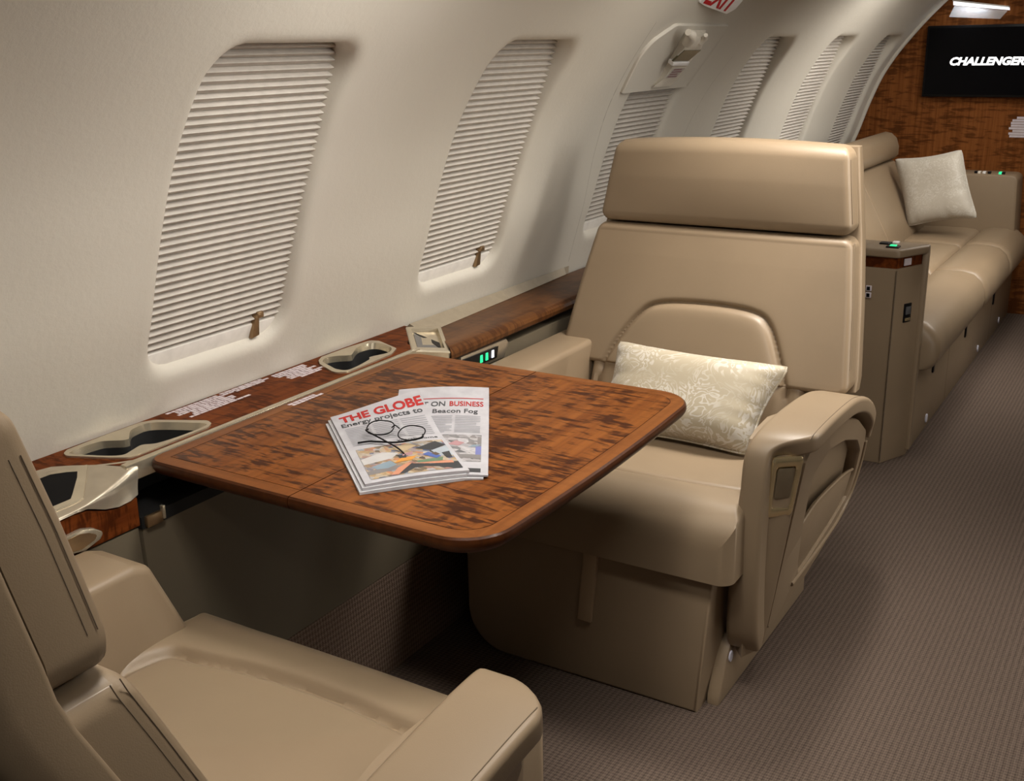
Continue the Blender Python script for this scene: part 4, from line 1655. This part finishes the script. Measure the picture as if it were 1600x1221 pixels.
    link_mesh('wall_armrest', prism_mesh([W(wa1, u, z) for u, z in slr], [W(wa0, u, z) for u, z in slr], .014, 3), M['leather'], t)
    return t


club_seat(False)
club_seat(True)


# ================================================================== PILLOWS
def pillow(name, label, corners, thick, mat, seed, cut=.06):
    """corners tl,tr,br,bl (world) ; concave edges, puffy middle, corded seam"""
    tl, tr_, br, bl = [np.array(c, float) for c in corners]
    cen = (tl + tr_ + br + bl) / 4
    nrm = np.cross(tr_ - tl, bl - tl); nrm /= np.linalg.norm(nrm)
    if nrm[1] > 0: nrm = -nrm
    t = thing(name, tuple((bl + br) / 2), label, 'pillow')
    n = 34
    rs = np.random.RandomState(seed)
    verts = []; faces = []

    def base(a, b):
        # pull the edges in between the corners
        ca = a - .5; cb = b - .5
        rr_ = (abs(2 * ca) ** 8 * abs(2 * cb) ** 8) * .035
        ca *= 1 - rr_; cb *= 1 - rr_
        a2 = .5 + ca * (1 - cut * (1 - (2 * cb) ** 2) * (2 * abs(ca)) ** 2)
        b2 = .5 + cb * (1 - cut * 1.3 * (1 - (2 * ca) ** 2) * (2 * abs(cb)) ** 2)
        return tl * (1 - a2) * b2 + tr_ * a2 * b2 + bl * (1 - a2) * (1 - b2) + br * a2 * (1 - b2)
    w_ = np.linalg.norm(tr_ - tl); h_ = np.linalg.norm(tl - bl)
    cr = []
    for k in range(16):
        e = rs.randint(4); pos = rs.uniform(.15, .85)
        cr.append((e, pos, rs.uniform(.015, .03), rs.uniform(.003, .007)))

    def hgt(a, b):
        f = max(0, (1 - (2 * a - 1) ** 4)) * max(0, (1 - (2 * b - 1) ** 4))
        h = thick * (f ** .55)
        for e, pos, wd_, dp in cr:
            q, dist = {0: (b, a * w_), 1: (b, (1 - a) * w_), 2: (a, b * h_), 3: (a, (1 - b) * h_)}[e]
            L = h_ if e < 2 else w_
            dq = (q - pos) * L
            h -= dp * math.exp(-(dq / (wd_ * .35)) ** 2) * math.exp(-dist / .045) * min(1, dist / .012) * (thick / .05)
        return h
    for side in (1, -1):
        for i in range(n + 1):
            for j in range(n + 1):
                a = .5 - .5 * math.cos(math.pi * i / n) * 1.0
                b = .5 - .5 * math.cos(math.pi * j / n) * 1.0
                p = base(a, b) + nrm * hgt(a, b) * (1 if side > 0 else .75) * side
                verts.append(p)
    ix = lambda s, i, j: s * (n + 1) ** 2 + i * (n + 1) + j
    for i in range(n):
        for j in range(n):
            faces.append((ix(0, i, j), ix(0, i + 1, j), ix(0, i + 1, j + 1), ix(0, i, j + 1)))
            faces.append((ix(1, i, j), ix(1, i, j + 1), ix(1, i + 1, j + 1), ix(1, i + 1, j)))
    link_mesh('cover', raw(verts, faces, 180), mat, t)
    seam = [base(k / 20, 0) for k in range(20)] + [base(1, k / 20) for k in range(20)] + [base(1 - k / 20, 1) for k in range(20)] + [base(0, 1 - k / 20) for k in range(20)]
    tube('piping', seam, .0032, mat, t, 6, True)
    return t


pillow('lumbar_pillow', 'cream damask lumbar pillow with corded edge lying on the far club seat', [(-1.142, 2.345, .650), (-.700, 2.325, .648), (-.742, 2.190, .470), (-1.128, 2.185, .468)], .062, M['damask'], 3, .085)
pillow('square_pillow', 'ivory square pillow with corded edge leaning in the far corner of the divan', [(-1.212, 5.47, .797), (-.905, 5.43, .855), (-.800, 5.40, .548), (-1.108, 5.40, .487)], .055, M['damask2'], 8, .07)

# ================================================================== DIVAN
dv = thing('divan', (-1.0, 4.7, 0), 'long tan leather three-place divan along the wall in front of the wood bulkhead', 'divan')
YD0, YD1 = 3.66, 5.86
db = box('base', (-1.45, YD0, 0), (-.682, YD1 + .02, .286), M['leather'], dv, .008)
for yy, z_ in ((3.96, .235), (4.60, .215), (5.30, .205)):
    box('hinge_bracket', (-.684, yy - .010, z_ - .03), (-.676, yy + .010, z_ + .03), M['black'], db, .002)
for yy in (3.93, 4.99, 5.57):
    cyl = [(-.683, yy + .016 * math.cos(a), .040 + .016 * math.sin(a)) for a in np.linspace(0, 2 * math.pi, 12, endpoint=False)]
    extrude('screw_cap', cyl, (.005, 0, 0), M['screw'], db, .001)
for yy in (4.27, 5.28):
    extrude('base_joint', [(-.683, yy, .01), (-.683, yy + .004, .01), (-.683, yy + .004, .262), (-.683, yy, .262)], (.0012, 0, 0), M['stitch'], db)

# seat cushions: swept profile in (x,z) with a deep front roll; longitudinal seam behind the roll
sprof = [(-1.16, .30), (-1.16, .425), (-1.12, .447), (-1.0, .452), (-.90, .452), (-.850, .448), (-.840, .442), (-.832, .430), (-.824, .442), (-.814, .451), (-.77, .460), (-.71, .459), (-.668, .449), (-.638, .424), (-.621, .388),
         (-.617, .350), (-.622, .320), (-.636, .298), (-.655, .289), (-.70, .289), (-.80, .292)]
for a, b in ((YD0, 4.60), (4.60, 5.25), (5.25, YD1 - .06)):
    rings = []
    L = b - a
    ys = [0, .004, .012, .026, .05, .10, .2, .35, .5, .65, .8, .9, .95, .974, .988, .996, 1.0]
    cx0, cz0 = -.88, .37
    for k, f in enumerate(ys):
        dist = min(f, 1 - f) * L
        q = min(1, dist / .035)
        inset = .042 * (1 - math.sqrt(max(0, 1 - (1 - q) ** 2)))
        P_ = []
        for x, z in sprof:
            vx, vz = x - cx0, z - cz0
            l = math.hypot(vx * .4, vz)
            # push surface points towards the core
            kx = inset * (1 if x > -.72 else 0) * max(0, min(1, (x + .72) / .08))
            P_.append((x - kx, a + f * L, z - inset * (1 if z > .40 else 0) * .8))
        rings.append(P_)
    link_mesh('seat_cushion', loft_mesh(rings, True, True, True, 55), M['leather'], dv)
# back cushions and head rolls
bprof = [(-1.36, .40), (-1.10, .40), (-1.085, .46), (-1.135, .56), (-1.19, .665), (-1.238, .750), (-1.252, .768), (-1.275, .775), (-1.40, .775)]
hprof = [(-1.40, .778), (-1.275, .778), (-1.250, .784), (-1.236, .800), (-1.236, .84), (-1.250, .880), (-1.275, .902), (-1.305, .908), (-1.345, .895), (-1.40, .86)]
for nm, pf, cuts in (('back_cushion', bprof, (YD0, 4.25, 4.98, 5.70)), ('head_roll', hprof, (YD0, 4.25, 4.98, 5.70))):
    for a, b in zip(cuts[:-1], cuts[1:]):
        L = b - a
        rings = []
        for f in (0, .003, .008, .016, .03, .06, .12, .3, .5, .7, .88, .94, .97, .984, .992, .997, 1.0):
            dist = min(f, 1 - f) * L
            rad = .05 if (b == 5.70 and f > .5) else .012
            q = min(1, dist / rad)
            ins = (rad * .5) * (1 - math.sqrt(max(0, 1 - (1 - q) ** 2)))
            rings.append([(x - (ins if x > -1.31 else 0), a + f * L, z - (ins * .6 if z > .70 else 0)) for x, z in pf])
        link_mesh(nm, loft_mesh(rings, True, True, True, 50), M['leather'], dv)
# far arm against the bulkhead
fa = extrude('far_arm', [(x, 5.715, z) for x, z in round_poly([(-1.40, .25), (-.665, .25), (-.690, .712), (-1.40, .712)], [0, 0, .03, 0], 5)], (0, .19, 0), M['leather'], dv, .008)
for k, (x, mt) in enumerate(((-.885, 'black'), (-.870, 'plastic'), (-.848, 'white'), (-.825, 'black'), (-.775, 'led_green'), (-.762, 'black'))):
    box('arm_button', (x - .007, 5.755, .710), (x + .007, 5.785, .722), M[mt], fa, .002)
# seat belt buckle lying at the back of the seat
sb = thing('seat_belt', (-1.07, 4.82, .455), 'grey seat belt buckle with a short strap lying at the back of the divan seat', 'seat belt')
rot = Matrix.Rotation(.35, 3, 'Z')
box('buckle', (-1.075, 4.78, .458), (-1.005, 4.90, .476), M['metal_paint'], sb, .006, 2)
tube('strap', smooth_path([(-1.13, 4.66, .470), (-1.10, 4.70, .480), (-1.07, 4.74, .468), (-1.04, 4.80, .467)], 12), .009, M['label'], sb, 8)
box('strap_end', (-1.11, 4.90, .456), (-1.06, 4.97, .47), M['label'], sb, .005)

# ================================================================== CABINET at the near end of the divan
cb = thing('divan_end_cabinet', (-1.0, 3.58, 0), 'narrow tan leather end cabinet with wood inlay between far seat and divan', 'cabinet')
ZT = .716
# plan outline with a chamfered aisle corner
plan = [(-1.38, 3.50), (-.738, 3.503), (-.684, 3.625), (-.684, 3.655), (-1.38, 3.655)]
link_mesh('body', prism_mesh([(x, y, .655) for x, y in plan], [(x, y, 0) for x, y in plan], .004), M['leather'], cb)
pl2 = [(-1.38, 3.506), (-.742, 3.509), (-.690, 3.628), (-.690, 3.652), (-1.38, 3.652)]
link_mesh('wood_inlay', prism_mesh([(x, y, .692) for x, y in pl2], [(x, y, .655) for x, y in pl2]), M['wood_ledge'], cb)
tp_ = round_poly([(-1.38, 3.492), (-.734, 3.495), (-.672, 3.622), (-.672, 3.657), (-1.38, 3.657)], [0, .02, .02, .004, 0], 4)
ctop = link_mesh('top', prism_mesh([(x, y, ZT) for x, y in tp_], [(x, y, .690) for x, y in tp_], .006, 3), M['leather'], cb)
# aisle edge post
box('edge_post', (-.690, 3.622, .02), (-.672, 3.66, .700), M['leather'], cb, .005)
tube('panel_seam', [(-.738, 3.5005, .01), (-.738, 3.5005, .35), (-.738, 3.5005, .650)], .0020, M['stitch'], cb, 6)
# recessed door latch on the chamfer
ch = Vector((-.684 + .738, 3.625 - 3.503, 0)).normalized()
nn = Vector((ch.y, -ch.x, 0))
lc = Vector((-.738, 3.503, .505)) + ch * .070
lt = link_mesh('door_latch', obox_mesh(lc + nn * .001, ch, nn, (0, 0, 1), .036, .006, .062, .002), M['black'], cb)
link_mesh('latch_plate', obox_mesh(lc + nn * .004 + Vector((0, 0, .008)), ch, nn, (0, 0, 1), .024, .004, .026, .001), M['greyscreen'], lt)
link_mesh('latch_lip', obox_mesh(lc + nn * .004 - Vector((0, 0, .021)), ch, nn, (0, 0, 1), .026, .006, .010, .002), M['brass'], lt)
lb = Vector((-.738, 3.503, .672)) + ch * .055
link_mesh('inlay_label', obox_mesh(lb - nn * .003, ch, nn, (0, 0, 1), .034, .003, .022), M['label'], cb)
for z_ in (.588, .566):
    box('jack_plate', (-.828, 3.494, z_ - .009), (-.810, 3.501, z_ + .009), M['label'], cb, .002)
    box('jack_socket', (-.824, 3.492, z_ - .006), (-.814, 3.4945, z_ + .006), M['black'], cb, .001)
for (x, y, mt, w) in ((-.872, 3.53, 'black', .016), (-.800, 3.600, 'black', .018), (-.765, 3.545, 'black', .020), (-.775, 3.625, 'white', .010)):
    o = box('top_switch', (x - w, y - .016, ZT - .001), (x + w, y + .016, ZT + .005), M[mt], ctop, .002)
box('switch_light', (-.775, 3.537, ZT + .003), (-.755, 3.555, ZT + .008), M['led_green'], ctop, .001)

# ================================================================== BULKHEAD SCREEN, LAMP, PLACARD
tv = thing('wall_screen', (-.9, 5.9, 1.06), 'black flat screen showing a white product title, mounted on the wood bulkhead', 'screen')
tv['label'] = 'black flat screen lit with one white word, mounted on the wood bulkhead'
tf = box('bezel', (-1.199, 5.888, 1.064), (-.600, 5.92, 1.401), M['black'], tv, .004)
box('display', (-1.188, 5.885, 1.076), (-.611, 5.889, 1.389), M['screen'], tv)
link_mesh('screen_word', text_mesh('CHALLENGER', .050, (-1.079, 5.8845, 1.216), (1, 0, 0), (0, 0, 1), .0008, shear=.25, bold=.0022, fit=.338), M['tv_text'], tv)

wl = thing('wall_lamp', (-.96, 5.9, 1.49), 'slim white lit strip lamp on the bulkhead above the screen', 'lamp')
lpz = [(-1.090, 1.512), (-.838, 1.476), (-.836, 1.464), (-1.088, 1.494)]
extrude('diffuser', [(x, 5.875, z) for x, z in lpz], (0, .035, 0), M['lamp'], wl, .003)
extrude('housing', [(-1.092, 5.872, 1.520), (-.838, 5.872, 1.482), (-.838, 5.872, 1.476), (-1.092, 5.872, 1.512)], (0, .046, 0), M['white'], wl)
fz = [(-1.084, 1.492), (-.842, 1.462), (-.872, 1.425), (-1.104, 1.440)]
link_mesh('frosted_shade', prism_mesh([(x, 5.885, z) for x, z in fz], [(x, 5.888, z) for x, z in fz]), M['frost'], wl)
area('wall_lamp_glow', (-.975, 5.862, 1.485), (-.985, 5.90, 1.42), .24, .02, .22, (.9, .95, 1))

bpl = thing('placard', (-.70, 5.915, .92), 'pale printed placard on the bulkhead below the screen at the right edge', 'placard')
for k in range(8):
    z_ = .972 - k * .0125
    x0 = -.762 - .02 * abs(math.sin(k * 1.9)) + (.012 if k in (0, 1) else 0)
    box('text_row', (x0, 5.9165, z_ - .0105), (-.60, 5.9205, z_), M['label'], bpl)

# ================================================================== EMERGENCY EXIT HATCH + SIGN
hx = thing('exit_release', tuple(wp(3.06, 1.22)), 'cream emergency exit cover with a pull handle and dark viewing window', 'exit release')
ol = round_poly([(2.835, 1.218), (3.300, 1.218), (3.318, 1.398), (2.90, 1.398), (2.80, 1.345)], [.004, .010, .030, .05, .05], 6)


def on_wall(pts, o): return [wp(y, z, o) for y, z in pts]


def wall_plate(name, pts, o0, o1, mat, parent, n=10, bev=.003):
    """plate that follows the wall curvature: concentric fill"""
    P_ = np.array(pts)
    c = P_.mean(axis=0)
    rings = [[wp(y, z, o0) for y, z in P_], [wp(y, z, o1 - bev) for y, z in P_]]
    for k in (.985, .9, .75, .55, .3, .08):
        rings.append([wp(*(P_[i] * k + c * (1 - k)), o1) for i in range(len(P_))])
    return link_mesh(name, loft_mesh(rings, True, False, True, 40), mat, parent)


wall_plate('cover_plate', ol, -.002, .009, M['wall'], hx)
# lower edge of the cover, a shadowed step above the blind
rec = round_poly([(2.945, 1.228), (3.20, 1.228), (3.215, 1.335), (3.10, 1.345), (2.985, 1.330)], .02, 5)
# handle housing: white flank on the left, face leaning out to a scooped pull at the top
def hw(y, z, o): return wp(y, z, o)
rings = []
for z, wl_, fl_, fr_, wr_, o in ((1.234, 3.030, 3.000, 3.130, 3.150, .018), (1.258, 3.030, 3.034, 3.143, 3.170, .022), (1.295, 3.024, 3.020, 3.126, 3.188, .030), (1.335, 3.012, 2.977, 3.104, 3.188, .037), (1.352, 3.002, 2.984, 3.112, 3.185, .039), (1.376, 2.992, 2.952, 3.072, 3.150, .045), (1.386, 2.990, 2.955, 3.066, 3.140, .040)):
    cs = [np.array(hw(wl_, z, .006)), np.array(hw(fl_, z, o)), np.array(hw(fr_, z, o)), np.array(hw(wr_, z, .006))]
    ring = [cs[0], cs[0] * .5 + cs[1] * .5 + np.array(wn(z)) * .003, cs[1] * .93 + cs[0] * .07, cs[1] * .93 + cs[2] * .07, cs[1] * .5 + cs[2] * .5, cs[2] * .93 + cs[1] * .07, cs[2] * .93 + cs[3] * .07, cs[3]]
    rings.append(ring)
hd = link_mesh('pull_handle', loft_mesh(rings, True, True, True, 50), M['plastic'], hx)
tube('handle_horn', [hw(2.965, 1.372, .040), hw(2.950, 1.388, .046), hw(2.930, 1.398, .048), hw(2.905, 1.402, .044)], [.016, .016, .014, .009], M['plastic'], hx, 12)
tube('handle_horn', [hw(3.055, 1.374, .042), hw(3.048, 1.390, .048), hw(3.030, 1.398, .050)], [.010, .009, .006], M['plastic'], hx, 10)
wq = [(2.975, 1.318, .0365), (3.086, 1.316, .0362), (3.112, 1.350, .0405), (2.990, 1.351, .0405)]
link_mesh('viewing_window', prism_mesh([hw(y, z, o) for y, z, o in wq], [hw(y, z, o - .006) for y, z, o in wq]), M['lens'], hx)
link_mesh('window_sill', prism_mesh([hw(y, z, .040) for y, z in ((2.980, 1.308), (3.102, 1.305), (3.094, 1.316), (2.972, 1.318))], [hw(y, z, .022) for y, z in ((2.980, 1.308), (3.102, 1.305), (3.094, 1.316), (2.972, 1.318))], .002), M['white'], hx)
lb_ = [(3.032, 1.264, .0250), (3.112, 1.261, .0244), (3.120, 1.293, .0312), (3.028, 1.296, .0318)]
link_mesh('red_label', prism_mesh([hw(y, z, o) for y, z, o in lb_], [hw(y, z, o - .003) for y, z, o in lb_]), M['shade'], hx)
for k in range(4):
    a_, b_ = .08 + .24 * k, .22 + .24 * k
    L_ = lambda s_, t_: hw(3.032 * (1 - s_) + 3.112 * s_ + (.008 * s_ - .004 * (1 - s_)) * t_, 1.2625 + .032 * t_, .0252 + .0069 * t_)
    e_ = .92 - .15 * (k % 2)
    link_mesh('red_text_row', raw([L_(.10, a_), L_(e_, a_), L_(e_, b_), L_(.10, b_)], [(0, 1, 2, 3)], recalc=False), pic['pink'], hx)

SGA, SGB, SGW = .966, .259, .17
sg = thing('exit_sign', tuple(wp(3.11, 1.44)), 'white sign with red EXIT lettering on the wall above the emergency exit cover', 'sign')
n_ = wn(1.47)
up = Vector((-n_.z, 0, n_.x)).normalized()
xd = (Vector((0, 1, 0)) * SGA + n_ * SGB).normalized()
face = xd.cross(up).normalized()
A_ = wp(2.94, 1.45, .004)
S_ = lambda a, v, o: A_ + xd * a + up * v + face * o
fo = round_poly([(0, .13), (0, .004), (.04, 0.0), (SGW - .02, .0), (SGW, .022), (SGW, .13)], .008, 3)
if (face.y > 0): face = -face
bk = [S_(a, v, 0) - n_ * ((S_(a, v, 0) - A_).dot(n_) + .01) for a, v in fo]
link_mesh('housing', prism_mesh([S_(a, v, 0) for a, v in fo], bk, .002), M['white'], sg)
link_mesh('lettering', text_mesh('EXIT', .095, S_(.018, .009, .0008), tuple(xd), tuple(up), .001, fit=SGW - .04, bold=.002), M['red'], sg)
